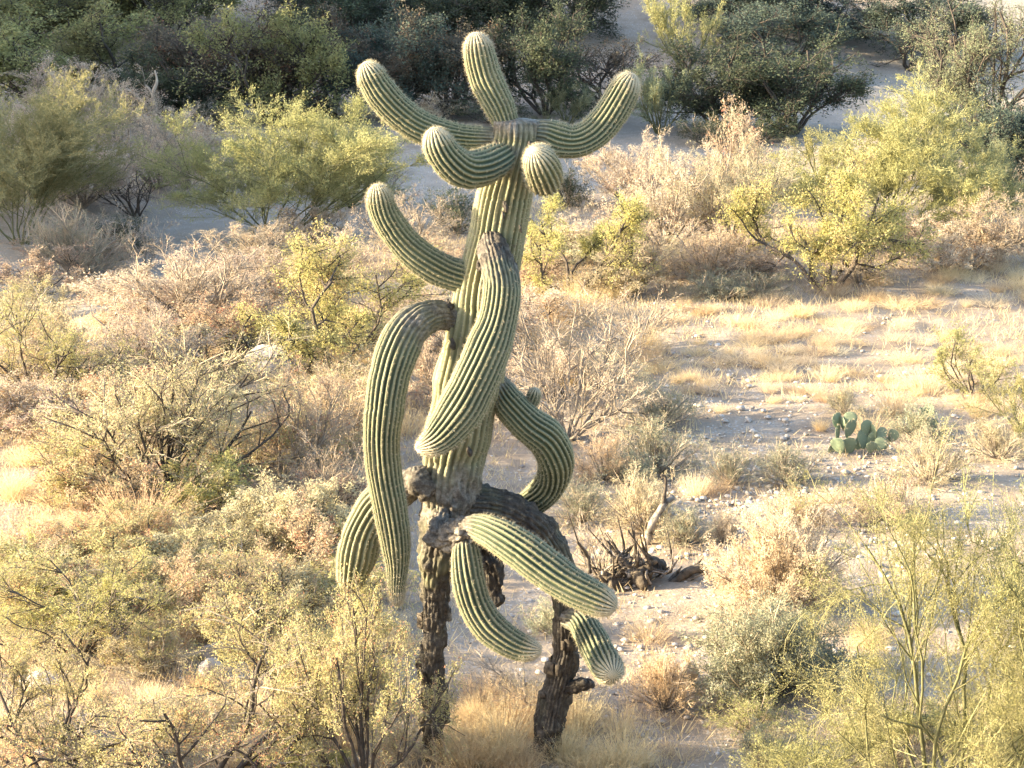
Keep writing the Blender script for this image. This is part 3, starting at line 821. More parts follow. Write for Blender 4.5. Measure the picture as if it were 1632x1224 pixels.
# --- trees on the far bank of the wash
BANK = 'trees on the far bank of the wash'
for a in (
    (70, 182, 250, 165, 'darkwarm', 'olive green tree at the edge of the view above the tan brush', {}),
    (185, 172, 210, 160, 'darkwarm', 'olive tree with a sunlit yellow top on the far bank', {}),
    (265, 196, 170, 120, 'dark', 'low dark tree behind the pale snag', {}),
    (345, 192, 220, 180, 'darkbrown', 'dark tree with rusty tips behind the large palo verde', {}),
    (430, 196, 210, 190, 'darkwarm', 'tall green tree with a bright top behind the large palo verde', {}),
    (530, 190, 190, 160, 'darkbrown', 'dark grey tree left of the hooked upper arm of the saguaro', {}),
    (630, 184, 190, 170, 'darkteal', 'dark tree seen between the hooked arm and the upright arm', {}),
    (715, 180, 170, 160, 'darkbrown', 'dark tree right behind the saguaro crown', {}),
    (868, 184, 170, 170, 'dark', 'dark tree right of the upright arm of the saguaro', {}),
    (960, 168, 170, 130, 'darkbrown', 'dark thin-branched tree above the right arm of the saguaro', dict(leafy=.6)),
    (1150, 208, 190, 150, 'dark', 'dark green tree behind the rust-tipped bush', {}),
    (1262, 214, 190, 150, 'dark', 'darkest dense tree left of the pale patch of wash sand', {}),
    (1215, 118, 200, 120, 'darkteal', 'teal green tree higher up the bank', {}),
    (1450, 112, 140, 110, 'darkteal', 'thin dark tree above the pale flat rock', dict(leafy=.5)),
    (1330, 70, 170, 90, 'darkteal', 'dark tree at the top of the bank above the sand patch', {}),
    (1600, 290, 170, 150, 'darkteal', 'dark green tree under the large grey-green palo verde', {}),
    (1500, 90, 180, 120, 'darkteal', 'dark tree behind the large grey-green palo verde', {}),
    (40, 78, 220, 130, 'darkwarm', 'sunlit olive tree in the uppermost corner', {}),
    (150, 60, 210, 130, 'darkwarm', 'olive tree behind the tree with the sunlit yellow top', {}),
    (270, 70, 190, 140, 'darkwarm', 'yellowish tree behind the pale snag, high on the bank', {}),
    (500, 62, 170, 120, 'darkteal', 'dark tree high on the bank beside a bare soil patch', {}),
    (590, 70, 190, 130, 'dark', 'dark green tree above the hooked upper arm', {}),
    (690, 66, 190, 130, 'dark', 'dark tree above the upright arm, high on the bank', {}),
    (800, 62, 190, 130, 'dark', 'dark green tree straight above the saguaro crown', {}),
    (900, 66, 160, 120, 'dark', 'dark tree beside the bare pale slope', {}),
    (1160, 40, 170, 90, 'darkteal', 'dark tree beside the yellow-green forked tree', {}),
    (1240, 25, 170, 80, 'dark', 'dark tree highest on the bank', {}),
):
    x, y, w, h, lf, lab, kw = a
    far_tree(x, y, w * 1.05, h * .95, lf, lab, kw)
plant('palo', 1088, 112, 120, 130, 'palo', 'yellow-green forked palo verde on the bare far bank', BANK, den=.5, stem=1.6, leafy=.9, name='palo_verde_tree')
plant('tree', 1560, 222, 290, 225, 'palo_grey', 'large grey-green palo verde above the dark thicket', BANK, name='palo_verde_tree')  # darker grey leaf colour stands in for shade that no caster throws here
plant('palo', 905, 205, 110, 72, 'palo_grey', 'small green bush between the saguaro crown and its right arm', den=.5, leafy=1.2)
plant('palo', 1050, 214, 130, 115, 'palo_grey', 'grey feathery bush beside the tip of the right arm', den=.7, leafy=1.1)

# --- around the wash
plant('palo', 450, 388, 360, 215, 'palo', 'large round yellow-green palo verde beside the wash', unique=True, den=1.5, leafy=1.3, dr=.7, stem=.8)
plant('palo', 35, 390, 300, 250, 'palo', 'yellow-green palo verde cut off by the picture edge', unique=True, den=1.5, leafy=1.4, stem=.6)
plant('palo', 1425, 372, 350, 222, 'palo', 'large bright yellow palo verde lit by the sun', unique=True, den=1.5, leafy=1.4, dr=.75, stem=.8)
plant('palo', 1310, 300, 130, 95, 'palo', 'olive bush leaning against the bright yellow palo verde', den=.6, leafy=1.1)
plant('dry', 70, 215, 190, 115, 'drypink', 'pinkish tan brush above the palo verde at the picture edge', den=1.3, leafy=1.6)
plant('dry', 185, 225, 170, 110, 'drypink', 'tan brush beside the pale snag', den=1.2, leafy=1.4)
plant('bare', 250, 300, 170, 120, 'dry', 'bare purplish thicket between the two palo verdes', den=1.2, twig='twig', leafy=2)
plant('bare', 215, 345, 150, 90, 'dry', 'dark arching bare bush in the shade of the wash', den=1.2, twig='twigdark', bark='twigdark')
plant('dry', 300, 300, 100, 70, 'drypink', 'small pink bush at the foot of the large palo verde', den=.8, leafy=1.4)
plant('low', 130, 445, 160, 110, 'greygreen', 'grey-green bush in the shade below the palo verde at the edge', den=1.3)
plant('low', 200, 400, 90, 55, 'dark', 'dark green low bush beside the pale bare twigs', den=1)
plant('bare', 238, 430, 90, 100, 'dry', 'pale bare twigs standing before the shaded wash', den=.6, twig='twigpale', bark='twigpale')
plant('dry', 310, 520, 270, 135, 'drypink', 'wide pinkish brown brush below the large palo verde', den=1.7, leafy=1.6)
plant('dry', 440, 420, 200, 60, 'dry', 'rusty low brush at the foot of the large palo verde', den=1.0, leafy=1.6)
plant('bare', 640, 400, 190, 90, 'dry', 'dark bare thicket behind the lower left arm of the saguaro', den=1.1, twig='twig', leafy=2)
plant('low', 727, 372, 90, 72, 'dark', 'dark round bush right behind the trunk, shaded side', den=1.2)
plant('low', 905, 330, 70, 66, 'dark', 'dark small bush under the stubby arm', den=1.2)
plant('bare', 610, 330, 120, 80, 'dry', 'bare twigs in front of the sandy wash by the palo verde', den=.8, twig='twig')
plant('mesq', 915, 470, 200, 160, 'mesq', 'bright yellow-green bush right behind the saguaro trunk', den=1.1, leafy=1.0, name='creosote_bush')
plant('dry', 1060, 400, 200, 165, 'drypink', 'pinkish grey brush between the trunk and the mesquite', den=1.5, leafy=1.5)
plant('dry', 1165, 400, 190, 170, 'brush', 'cream sunlit brush beside the mesquite', den=1.5, leafy=2.6)
plant('dry', 1170, 345, 150, 180, 'red', 'rust-tipped tall bush against the dark trees', leafy=1.0)
plant('mesq', 1312, 462, 270, 200, 'mesq', 'spreading yellow mesquite with dark crooked branches', unique=True, den=1.15, leafy=1.0, sparse_base=.45, stem=1.4)
plant('dry', 1130, 455, 160, 100, 'dry', 'brown dry brush under the cream sunlit brush', den=1.3, leafy=1.2)
plant('dry', 1010, 470, 130, 110, 'dry', 'brown thicket beside the bright bush behind the trunk', den=1.1, leafy=1.3)
plant('dry', 1560, 425, 220, 110, 'dry', 'brown dry brush under the bright yellow palo verde', den=1.5, leafy=1.5)
plant('dry', 1470, 410, 150, 70, 'drypink', 'pale brush at the foot of the bright yellow palo verde', den=1.1, leafy=1.4)
plant('palo', 1610, 345, 100, 120, 'palo_grey', 'olive bush between the yellow palo verde and the picture edge', den=.7)
plant('bare', 1540, 395, 70, 110, 'dry', 'tall thin brown stalks beside the yellow palo verde', den=.5, twig='twigtan')

# --- middle ground beside the saguaro
plant('mesq', 510, 600, 310, 215, 'mesq', 'mesquite with black crooked branches beside the pale boulder', unique=True, den=1.2, leafy=.9, sparse_base=.5, stem=1.5)
plant('creo', 65, 640, 280, 175, 'mesq', 'bright yellow-green bush at the picture edge above the dry brush', den=1.4, leafy=1.1)
plant('dry', 235, 600, 230, 120, 'drypink', 'pinkish dry bush between the bright bush and the boulder', den=1.4, leafy=1.4)
plant('dry', 265, 790, 380, 240, 'olive', 'large olive brown bush with dark stems behind the golden tuft', unique=True, den=1.2, leafy=1.1, stem=1.3, bark='twigdark')
plant('dry', 455, 770, 210, 170, 'red', 'rusty red bush between the olive bush and the saguaro', den=1.2, leafy=1.5)
plant('dry', 545, 720, 160, 150, 'red', 'sparse rust-coloured bush beside the long hanging arm', den=.9, leafy=1.0)
plant('bare', 545, 830, 170, 150, 'red', 'bare twigs with rusty leaves beside the drooping arm', den=.8, leafy=1.6, twig='twig')
plant('creo', 120, 800, 230, 130, 'creo', 'dull green bush left of the golden tuft', den=1.0, leafy=.8)
plant('bare', 905, 700, 270, 230, 'dry', 'large bare pale-twigged bush right behind the S-shaped arm', unique=True, den=1.3, twig='twigpale', stem=1.2, leafy=1.5)
plant('bare', 1020, 560, 150, 110, 'dry', 'bare brown bush at the edge of the golden grass', den=.9, leafy=2, twig='twigtan')
plant('dry', 700, 640, 130, 120, 'dry', 'brown brush seen between the hanging arm and the trunk', den=.8, leafy=1.2)
plant('dry', 660, 560, 140, 90, 'drypink', 'tan brush behind the arch of the hanging arm', den=.8, leafy=1.4)

# --- low round bushes on the open gravel
LOWG = 'low bushes on the open gravel'
for a in (
    (1050, 680, 130, 68, 'greygreen', 'dark grey-green low bush beside the large bare bush'),
    (1052, 752, 130, 84, 'greygreen', 'grey bush above the golden bush with the dead branch'),
    (962, 765, 110, 76, 'strawgold', 'golden bush beside the bend of the S-shaped arm'),
    (1165, 772, 96, 62, 'greygreen', 'grey bush, the one of the twin bushes nearer the saguaro'),
    (1258, 772, 116, 66, 'greygreen', 'grey-green bush, the one of the twin bushes nearer the prickly pear'),
    (1478, 770, 130, 82, 'brush', 'pale grey bush just below the prickly pear'),
    (1028, 850, 130, 104, 'brush', 'pale golden bush behind the dead forked branch'),
    (1092, 868, 100, 64, 'greygreen', 'dull brown-grey bush at the foot of the dead forked branch'),
    (1272, 838, 82, 52, 'strawgold', 'small orange-tan bush on the gravel below the twin grey bushes'),
    (1152, 866, 48, 56, 'strawpale', 'small pale tuft-like bush between gravel and dead branch'),
    (1462, 700, 90, 60, 'greygreen', 'dark low bush behind the prickly pear'),
    (1345, 662, 66, 48, 'brush', 'small pale round bush above the prickly pear'),
    (1205, 476, 120, 46, 'greygreen', 'grey low bush under the spreading mesquite'),
    (1140, 478, 110, 46, 'greygreen', 'grey low bush beside the rusty twig clump'),
    (1590, 730, 110, 60, 'brush', 'pale bush between the prickly pear and the picture edge'),
    (1410, 830, 150, 70, 'dry', 'brown bush behind the tall near palo verde'),
    (930, 830, 110, 70, 'greygreen', 'grey-green leafy bush behind the arched leg'),
    (1000, 770, 90, 50, 'greygreen', 'grey twiggy bush between the golden bushes'),
    (880, 1010, 90, 60, 'greygreen', 'pale green weedy bush seen between the two legs'),
):
    plant('low', *a, LOWG, den=1.0)
plant('low', 1240, 978, 200, 165, 'strawpale', 'large pale yellow bush on the gravel right of the saguaro', unique=True, den=2.0, leafy=1.3)
plant('low', 1060, 1128, 130, 100, 'strawgold', 'golden pink bush beside the starry arm tip', den=1.6, leafy=1.3)
plant('low', 1240, 1098, 230, 135, 'greygreen', 'leafy green bush in the shade of the near palo verde', unique=True, den=1.3, leafy=1.6, leaf_px=5)
plant('creo', 1545, 628, 120, 100, 'palo', 'small yellow-green bush at the edge of the golden grass', den=.8, leafy=1.2)
plant('palo', 1632, 690, 150, 140, 'palo', 'bright yellow bush cut off by the picture edge near the golden grass', den=.9, leafy=1.4)

plant('palo', 560, 330, 170, 120, 'palo', 'yellow-green side shoots of brush beside the large palo verde', leafy=1)
plant('dry', 130, 330, 190, 110, 'drypink', 'pinkish brush behind the palo verde cut off by the edge', leafy=2)
plant('dry', 300, 265, 160, 85, 'drypink', 'tan brush at the foot of the pale snag', leafy=2)
plant('dry', 1010, 330, 170, 110, 'drypink', 'pale pinkish brush beside the stubby arm', leafy=2)
plant('dry', 30, 300, 160, 120, 'drypink', 'tan brush behind the edge palo verde, close to the bank', leafy=2)
# --- near bushes
plant('creo', 330, 1285, 600, 260, 'creo', 'sprawling nearest bush with black crooked branches and tiny olive leaves', unique=True, den=1.2, leafy=1.4, stem=1.8, leaf_px=3.8)
plant('creo', 60, 1262, 420, 220, 'creo', 'olive bush with a pale bent branch in the nearest corner', unique=True, den=1.1, leafy=1.5, stem=1.5, leaf_px=3.8)
plant('creo', 580, 1262, 270, 330, 'creo', 'green leafy bush growing in front of the straight leg', unique=True, den=1.0, leafy=1.1, leaf_px=4)
plant('creo', 480, 1100, 330, 190, 'creo', 'yellow-olive bush below the drooping arm', unique=True, den=.9, leafy=1.1, leaf_px=4)
plant('creo', 130, 1040, 320, 150, 'mesq', 'pale yellow bush behind the half-buried pink rock', leafy=.8)
plant('creo', 380, 985, 240, 120, 'creo', 'thin bush behind the stacked boulders', leafy=.8)
plant('near', 1530, 1340, 500, 560, 'palo', 'tall near palo verde with thin green stems', unique=True, den=1.4, leafy=1.6, stem=.75)
plant('near', 1690, 1330, 460, 640, 'palo', 'yellow palo verde filling the nearest picture edge', unique=True, den=1.2, leafy=1.5, stem=.8)
plant('near', 1270, 1290, 330, 190, 'palo', 'low yellow-green palo verde shoots beside the leafy bush', unique=True, den=.6, leafy=1.3, stem=.8)

# ------------------------------------------------------------------ grass tufts
def tuft_mesh(seed, n=170, spread=.30, lean=.5, heads=True):
    rng = np.random.default_rng(seed)
    az = rng.uniform(0, 2 * math.pi, n); rad = rng.uniform(0, 1, n) ** .7
    P0 = np.stack([np.cos(az) * rad * spread * .55, np.sin(az) * rad * spread * .55, np.zeros(n)], -1)
    out = rad * lean + rng.uniform(-.12, .2, n)
    D = norm(np.stack([np.cos(az) * out + rng.normal(0, .12, n), np.sin(az) * out + rng.normal(0, .12, n), np.ones(n)], -1))
    L = rng.uniform(.45, 1.05, n)
    pts = [P0]; d = D; P = P0
    for k in range(3):
        d = norm(d + np.stack([np.cos(az) * .10, np.sin(az) * .10, np.full(n, -.10)], -1) + rng.normal(0, .09, (n, 3)))
        P = P + d * (L / 3)[:, None]; pts.append(P)
    P = np.stack(pts, 1)
    P[..., 2] = np.maximum(P[..., 2], .01)
    R = np.array([1, .9, .7, .25])[None] * rng.uniform(.003, .0065, (n, 1))
    g = Geo()
    tubes(g, P, R, 2, rng, rng.random(n))
    if heads:
        k = rng.integers(0, n, n * 5)
        f = rng.uniform(.0, 1, (len(k), 1))
        C = P[k, 2] * (1 - f) + P[k, 3] * f + rng.normal(0, .02, (len(k), 3))
        leaf_quads(g, C, .055, rng, norm(P[k, 3] - P[k, 2]), .16, rng.uniform(.3, 1, len(k)))
    return g.mesh('grass_tuft', [M['straw']])
TUFTS = [tuft_mesh(500 + k, n=300 + 40 * (k % 3), spread=.5 + .12 * k, lean=.45 + .1 * (k % 4)) for k in range(7)]

WORD = {'creo': 'olive', 'mesq': 'yellow-green', 'red': 'rusty', 'brush': 'cream', 'drypink': 'pinkish', 'dry': 'brown', 'olive': 'olive brown', 'palo': 'yellow', 'greygreen': 'grey-green',
        'dark': 'dark green', 'strawpale': 'cream', 'straw': 'straw-coloured', 'strawgold': 'golden'}
MARKS = [(430, 600, 'the pale boulder'), (222, 868, 'the large golden tuft'), (70, 1098, 'the half-buried pink rock'), (345, 1060, 'the grey angular boulder'), (150, 1218, 'the large grey boulder'),
         (590, 1112, 'the dark cactus lump'), (690, 1205, 'the straight leg'), (870, 1200, 'the arching leg'), (970, 1090, 'the starry arm tip'), (1060, 1125, 'the golden pink bush'), (1240, 975, 'the large pale yellow bush'),
         (1352, 722, 'the large prickly pear'), (1474, 690, 'the small prickly pear'), (1345, 660, 'the small pale round bush'), (1210, 772, 'the twin grey bushes'), (1312, 462, 'the spreading mesquite'),
         (1545, 625, 'the small yellow-green bush'), (1005, 930, 'the fallen skeleton'), (1030, 865, 'the dead forked branch'), (510, 600, 'the black-branched mesquite'), (265, 790, 'the olive brown bush'),
         (65, 640, 'the bright bush at the edge'), (905, 700, 'the large bare bush'), (1425, 375, 'the bright yellow palo verde'), (450, 388, 'the large round palo verde'), (915, 470, 'the bright bush behind the trunk'),
         (570, 930, 'the drooping arm'), (1175, 476, 'the low grey bushes under the mesquite'), (310, 520, 'the wide pinkish brush'), (130, 445, 'the shaded grey-green bush'), (236, 222, 'the pale snag'),
         (1632, 690, 'the cut-off yellow bush'), (1450, 1210, 'the near palo verde'), (1050, 680, 'the dark grey-green low bush'), (1064, 468, 'the rusty twig clump'), (455, 770, 'the rusty red bush'),
         (1560, 425, 'the brown brush under the palo verde'), (1240, 1098, 'the leafy green bush'), (480, 1100, 'the yellow-olive bush'), (60, 1255, 'the bush with the pale bent branch'), (120, 800, 'the dull green bush')]
def beside(px, py):
    """where a small plant stands, told by the nearest thing one can find"""
    d = [((px - x) ** 2 + (2.2 * (py - y)) ** 2, x, y, w) for x, y, w in MARKS]
    _, x, y, w = min(d)
    return ('beside ' if abs(px - x) > 2.2 * abs(py - y) else 'behind ' if py < y else 'in front of ') + w
def grass_tuft(px, py, w, h, mat, label, group, rng):
    q, m = ground(px, py)
    o = link('grass_tuft', TUFTS[int(rng.integers(0, 7))], None, (q[0], q[1], gz1(q[0], q[1]) - .01))
    o.rotation_euler = (0, 0, rng.uniform(0, 6.28))
    o.scale = (w * m * .75, w * m * .75, h * m)
    o.material_slots[0].link = 'OBJECT'; o.material_slots[0].material = M[mat]
    tag(o, label, 'grass', group)
    return o

rng = np.random.default_rng(77)
# named tufts
G1 = 'single grass tufts'
for (x, y, w, h, mt, lab) in (
    (222, 868, 170, 120, 'strawgold', 'large fluffy golden grass tuft under the olive brown bush'),
    (1108, 790, 40, 50, 'strawpale', 'pale upright grass tuft above the white gravel'),
    (1140, 786, 40, 38, 'strawgold', 'small golden tuft beside the pale upright one above the white gravel'),
    (1150, 862, 50, 60, 'strawpale', 'cream grass tuft at the lower edge of the white gravel'),
    (1285, 835, 90, 40, 'strawgold', 'low orange grass tuft on the gravel track'),
    (1010, 815, 60, 50, 'straw', 'straw tuft beside the golden bush and the dead forked branch'),
    (1325, 800, 50, 32, 'strawpale', 'small cream tuft on the gravel track below the pale grey bush'),
    (1480, 625, 70, 50, 'strawpale', 'bright cream tuft behind the small prickly pear'),
    (1385, 690, 60, 55, 'straw', 'straw tuft right behind the large prickly pear'),
    (1425, 662, 80, 50, 'straw', 'feathery tuft between the two prickly pears'),
    (560, 650, 90, 60, 'strawgold', 'orange grass tuft beside the upper part of the hanging arm'),
    (640, 690, 70, 60, 'straw', 'grass tuft framed by the hanging arm and the trunk'),
):
    grass_tuft(x, y, w, h, mt, lab, G1, rng)

def scatter(n, poly, wr, hr, mats, label, group, seed, persp=True):
    """tufts inside a patch of ground outlined by photo points"""
    rng = np.random.default_rng(seed)
    P = np.array(poly, float)
    lo, hi = P.min(0), P.max(0)
    k = 0
    while k < n:
        x, y = rng.uniform(lo, hi)
        inside = False
        j = len(P) - 1
        for i in range(len(P)):
            if (P[i, 1] > y) != (P[j, 1] > y) and x < (P[j, 0] - P[i, 0]) * (y - P[i, 1]) / (P[j, 1] - P[i, 1]) + P[i, 0]:
                inside = not inside
            j = i
        if not inside: continue
        s = rng.uniform(.75, 1.3)
        mt = mats[int(rng.integers(0, len(mats)))]
        size = 'large ' if s > 1.12 else 'small ' if s < .92 else ''
        grass_tuft(x, y, rng.uniform(*wr) * s, rng.uniform(*hr) * s, mt, size + WORD[mt] + ' ' + label.split(' tuft')[0] + ' tuft ' + beside(x, y), group, rng)
        k += 1
scatter(105, [(1040, 455), (1632, 430), (1700, 470), (1660, 580), (1560, 620), (1250, 610), (1060, 560)], (26, 52), (13, 27), ('straw', 'strawpale', 'strawpale', 'strawgold'),
        'grass tuft in the sunlit grassy patch below the mesquite', 'tufts of the sunlit grassy patch', 81)
scatter(45, [(1030, 600), (1632, 600), (1632, 700), (1300, 690), (1080, 640)], (18, 36), (12, 24), ('straw', 'strawpale', 'strawgold'),
        'short grass tuft on the gravel flat above the prickly pears', 'tufts of the gravel flat', 82)
scatter(34, [(700, 1120), (850, 1110), (1000, 1150), (1010, 1240), (690, 1240)], (50, 90), (45, 80), ('strawgold', 'strawgold', 'straw'),
        'tall grass tuft around the feet of the saguaro', 'tufts around the saguaro feet', 83)
scatter(50, [(0, 640), (400, 560), (600, 640), (560, 800), (300, 880), (0, 860)], (40, 80), (26, 50), ('straw', 'strawgold', 'strawpale'),
        'dry grass tuft in the brush between the boulder and the saguaro', 'tufts in the brush', 84)
scatter(46, [(0, 880), (560, 900), (640, 1000), (640, 1230), (0, 1230)], (50, 90), (30, 60), ('strawgold', 'strawpale', 'straw'),
        'ragged grass tuft under the nearest olive bushes', 'tufts under the nearest bushes', 85)
scatter(26, [(1000, 980), (1400, 1000), (1632, 1100), (1632, 1230), (1000, 1230)], (40, 70), (24, 46), ('straw', 'strawpale'),
        'sparse grass tuft under the near palo verde shoots', 'tufts under the near palo verde', 86)
scatter(30, [(820, 470), (1040, 460), (1060, 600), (900, 640), (830, 560)], (40, 70), (30, 50), ('straw', 'strawgold'),
        'feathery grass tuft behind the trunk, before the bright bush', 'tufts behind the trunk', 87)
scatter(24, [(380, 520), (700, 480), (700, 600), (420, 620)], (40, 70), (28, 46), ('strawgold', 'straw'),
        'wispy grass tuft around the pale boulder and the black-branched mesquite', 'tufts around the boulder', 88)

# ------------------------------------------------------------------ bushes of the brush that look alike
SMALL = [plant_meshes('creo', 940 + k, 1.0, 1.0, 1 / 130, M['creo'], M['twig'], M['twigdark'], den=.6, dr=1.0) for k in range(3)] + \
        [plant_meshes('dry', 950 + k, 1.0, 1.0, 1 / 130, M['dry'], M['twigtan'], M['twig'], den=.45, leafy=1.5, dr=1.0) for k in range(3)]
CLEAR = [(430, 602, 60), (348, 1052, 60), (70, 1098, 55), (1078, 1090, 50), (590, 1112, 50), (236, 222, 30)]
def small_bushes(spots, label, group, seed, leafs):
    rng = np.random.default_rng(seed)
    for (x, y, w, h) in spots:
        if any(abs(x - cx) < r + w * .35 and cy - 5 < y < cy + h + 15 for cx, cy, r in CLEAR): continue      # leaves the boulders in view
        q, m = ground(x, y)
        k = int(rng.integers(0, 6))
        lf = leafs[int(rng.integers(0, len(leafs)))]
        shared('small_bush', 'branches', SMALL[k], q, w * m, h * m, lf, ('large ' if w > 148 else '') + ('leafy ' if k < 3 else 'twiggy ') + WORD[lf] + ' ' + label.split(' bush')[0] + ' bush ' + beside(x, y), 'bush', group, rz=rng.uniform(0, 6.28))
def spots(n, x0, x1, y0, y1, w, h, seed):
    rng = np.random.default_rng(seed)
    return [(rng.uniform(x0, x1), rng.uniform(y0, y1), rng.uniform(*w), rng.uniform(*h)) for _ in range(n)]
small_bushes(spots(22, 0, 600, 820, 1010, (110, 190), (70, 120), 1), 'thin bush in the tangle between the golden tuft and the nearest bushes', 'tangle of thin bushes', 1, ('creo', 'mesq', 'red', 'brush', 'creo'))
small_bushes(spots(16, 0, 560, 560, 790, (100, 170), (60, 110), 2), 'thin bush in the brush below the wide pinkish brush', 'dry bushes of the middle brush', 2, ('drypink', 'brush', 'red', 'olive', 'creo'))
small_bushes(spots(24, -20, 620, 440, 700, (120, 200), (50, 90), 12), 'soft bush in the brush around the boulder', 'soft bushes of the middle brush', 12, ('drypink', 'drypink', 'red', 'olive', 'brush'))
small_bushes(spots(12, -20, 420, 860, 1010, (120, 200), (50, 90), 13), 'wide bush in the tangle behind the boulders', 'wide bushes of the tangle', 13, ('brush', 'creo', 'red', 'olive'))
small_bushes(spots(12, 840, 1640, 395, 455, (90, 150), (45, 80), 3), 'low bush along the upper edge of the grassy patch', 'dry bushes above the grassy patch', 3, ('drypink', 'dry', 'brush'))
small_bushes(spots(15, 0, 660, 1030, 1230, (110, 180), (50, 85), 4), 'thin bush under the nearest bushes', 'thin bushes nearest the viewer', 4, ('creo', 'creo', 'mesq', 'brush'))
small_bushes(spots(9, 560, 1060, 470, 660, (90, 150), (60, 100), 5), 'thin bush close behind the saguaro', 'thin bushes behind the saguaro', 5, ('dry', 'drypink', 'brush'))
small_bushes(spots(10, 60, 700, 395, 470, (90, 150), (45, 80), 6), 'thin bush between the large palo verde and the mesquite', 'rusty bushes below the palo verde', 6, ('drypink', 'red', 'dry'))
small_bushes(spots(9, 1050, 1632, 1120, 1230, (90, 150), (50, 80), 7), 'thin bush under the near palo verde', 'thin bushes under the near palo verde', 7, ('palo', 'brush', 'greygreen'))
small_bushes([(x, y, 110, 50) for (x, y) in ((330, 205), (480, 200), (590, 196), (690, 192), (780, 196), (1120, 232), (1210, 228), (1480, 250), (1570, 330), (60, 240))],
             'low scrub bush along the foot of the far bank', 'scrub along the far bank', 8, ('dark', 'dry', 'greygreen'))

# ------------------------------------------------------------------ ground litter and gravel nobody could count
def view_points(n, rng, y0=-1.5, y1=26):
    y = y0 + (y1 - y0) * rng.random(n) ** 1.15
    half = (y + 13.6) * .235 + .5
    x = rng.uniform(-1, 1, n) * half
    return x, y

def build_litter():
    rng = np.random.default_rng(90)
    x, y = view_points(140000, rng)
    p = np.stack([x, y, 0 * x], -1)
    d = .5 + .9 * fbm(p, .7, 40, 3) - wash_mask(x, y) * 1.2 + .25 * (x < 0) - .35 * ((x > 1.2) & (y < 9))
    keep = rng.random(len(x)) < np.clip(d, .02, 1)
    x, y = x[keep], y[keep]
    n = len(x)
    z = gz(x, y)
    h = rng.uniform(.03, .13, n) * (1 + .3 * (y > 8))
    az = rng.uniform(0, 6.28, n)
    b = np.stack([x, y, z - .005], -1)
    w = np.stack([np.cos(az), np.sin(az), 0 * x], -1) * rng.uniform(.003, .008, (n, 1))
    tipv = b + np.stack([rng.normal(0, .6, n) * h, rng.normal(0, .6, n) * h, h], -1)
    g = Geo()
    v = np.stack([b + w, b - w, tipv], 1).reshape(-1, 3)
    g.add(v, np.arange(n * 3).reshape(-1, 3), np.repeat(rng.random(n), 3))
    o = link('grass', g.mesh('grass', [M['straw']]))
    tag(o, 'short dry grass and litter scattered over the soil', 'grass', kind='stuff')
build_litter()

def ico():
    t = (1 + 5 ** .5) / 2
    v = norm(np.array([(-1, t, 0), (1, t, 0), (-1, -t, 0), (1, -t, 0), (0, -1, t), (0, 1, t), (0, -1, -t), (0, 1, -t), (t, 0, -1), (t, 0, 1), (-t, 0, -1), (-t, 0, 1)], float))
    f = np.array([(0, 11, 5), (0, 5, 1), (0, 1, 7), (0, 7, 10), (0, 10, 11), (1, 5, 9), (5, 11, 4), (11, 10, 2), (10, 7, 6), (7, 1, 8), (3, 9, 4), (3, 4, 2), (3, 2, 6), (3, 6, 8), (3, 8, 9), (4, 9, 5), (2, 4, 11), (6, 2, 10), (8, 6, 7), (9, 8, 1)])
    return v, f
IV, IF = ico()

def build_gravel():
    rng = np.random.default_rng(91)
    x, y = view_points(46000, rng, -1.2, 20)
    p = np.stack([x, y, 0 * x], -1)
    d = .10 + .5 * np.maximum(fbm(p, .55, 44, 3), 0)
    for (px, py, r, k) in ((1175, 800, 1.3, 1.6), (1110, 760, .9, .8), (1350, 790, 1.6, .8), (1130, 570, 1.6, .5), (1000, 1050, 1.2, .7), (300, 930, .9, .8), (1300, 1090, 1.3, .6), (1150, 660, 1.8, .5)):
        q, _ = ground(px, py)
        d = d + k * np.exp(-((x - q[0]) ** 2 + (y - q[1]) ** 2 * .5) / r ** 2)
    keep = rng.random(len(x)) < np.clip(d * .26, 0, 1)
    x, y = x[keep], y[keep]
    n = len(x)
    s = .007 + .028 * rng.random(n) ** 3.5 + .0003 * (y + 13)
    sc = s[:, None] * rng.uniform(.7, 1.4, (n, 3)) * np.array((1, 1, .6))
    V = IV[None] * rng.uniform(.75, 1.2, (n, 12, 1)) * sc[:, None]
    a = rng.uniform(0, 6.28, n)
    ca, sa = np.cos(a)[:, None], np.sin(a)[:, None]
    V = np.stack([V[..., 0] * ca - V[..., 1] * sa, V[..., 0] * sa + V[..., 1] * ca, V[..., 2]], -1)
    V = V + np.stack([x, y, gz(x, y) + s * .25], -1)[:, None]
    g = Geo()
    F = (IF[None] + (np.arange(n) * 12)[:, None, None]).reshape(-1, 3)
    g.add(V.reshape(-1, 3), F, np.repeat(rng.random(n), 12))
    o = link('gravel', g.mesh('gravel', [M['pebble']]))
    tag(o, 'pale gravel strewn over the desert soil', 'gravel', kind='stuff')
build_gravel()

# ------------------------------------------------------------------ rocks
def sphere_grid(nu, nv):
    u = np.linspace(0, 2 * math.pi, nu, endpoint=False); w = np.linspace(0, math.pi, nv)
    U, W = np.meshgrid(u, w)
    V = np.stack([np.cos(U) * np.sin(W), np.sin(U) * np.sin(W), np.cos(W)], -1)
    idx = np.arange(nu * nv).reshape(nv, nu); nx = np.roll(idx, -1, 1)
    q = np.stack([idx[:-1], idx[1:], nx[1:], nx[:-1]], -1).reshape(-1, 4)
    return V.reshape(-1, 3), q

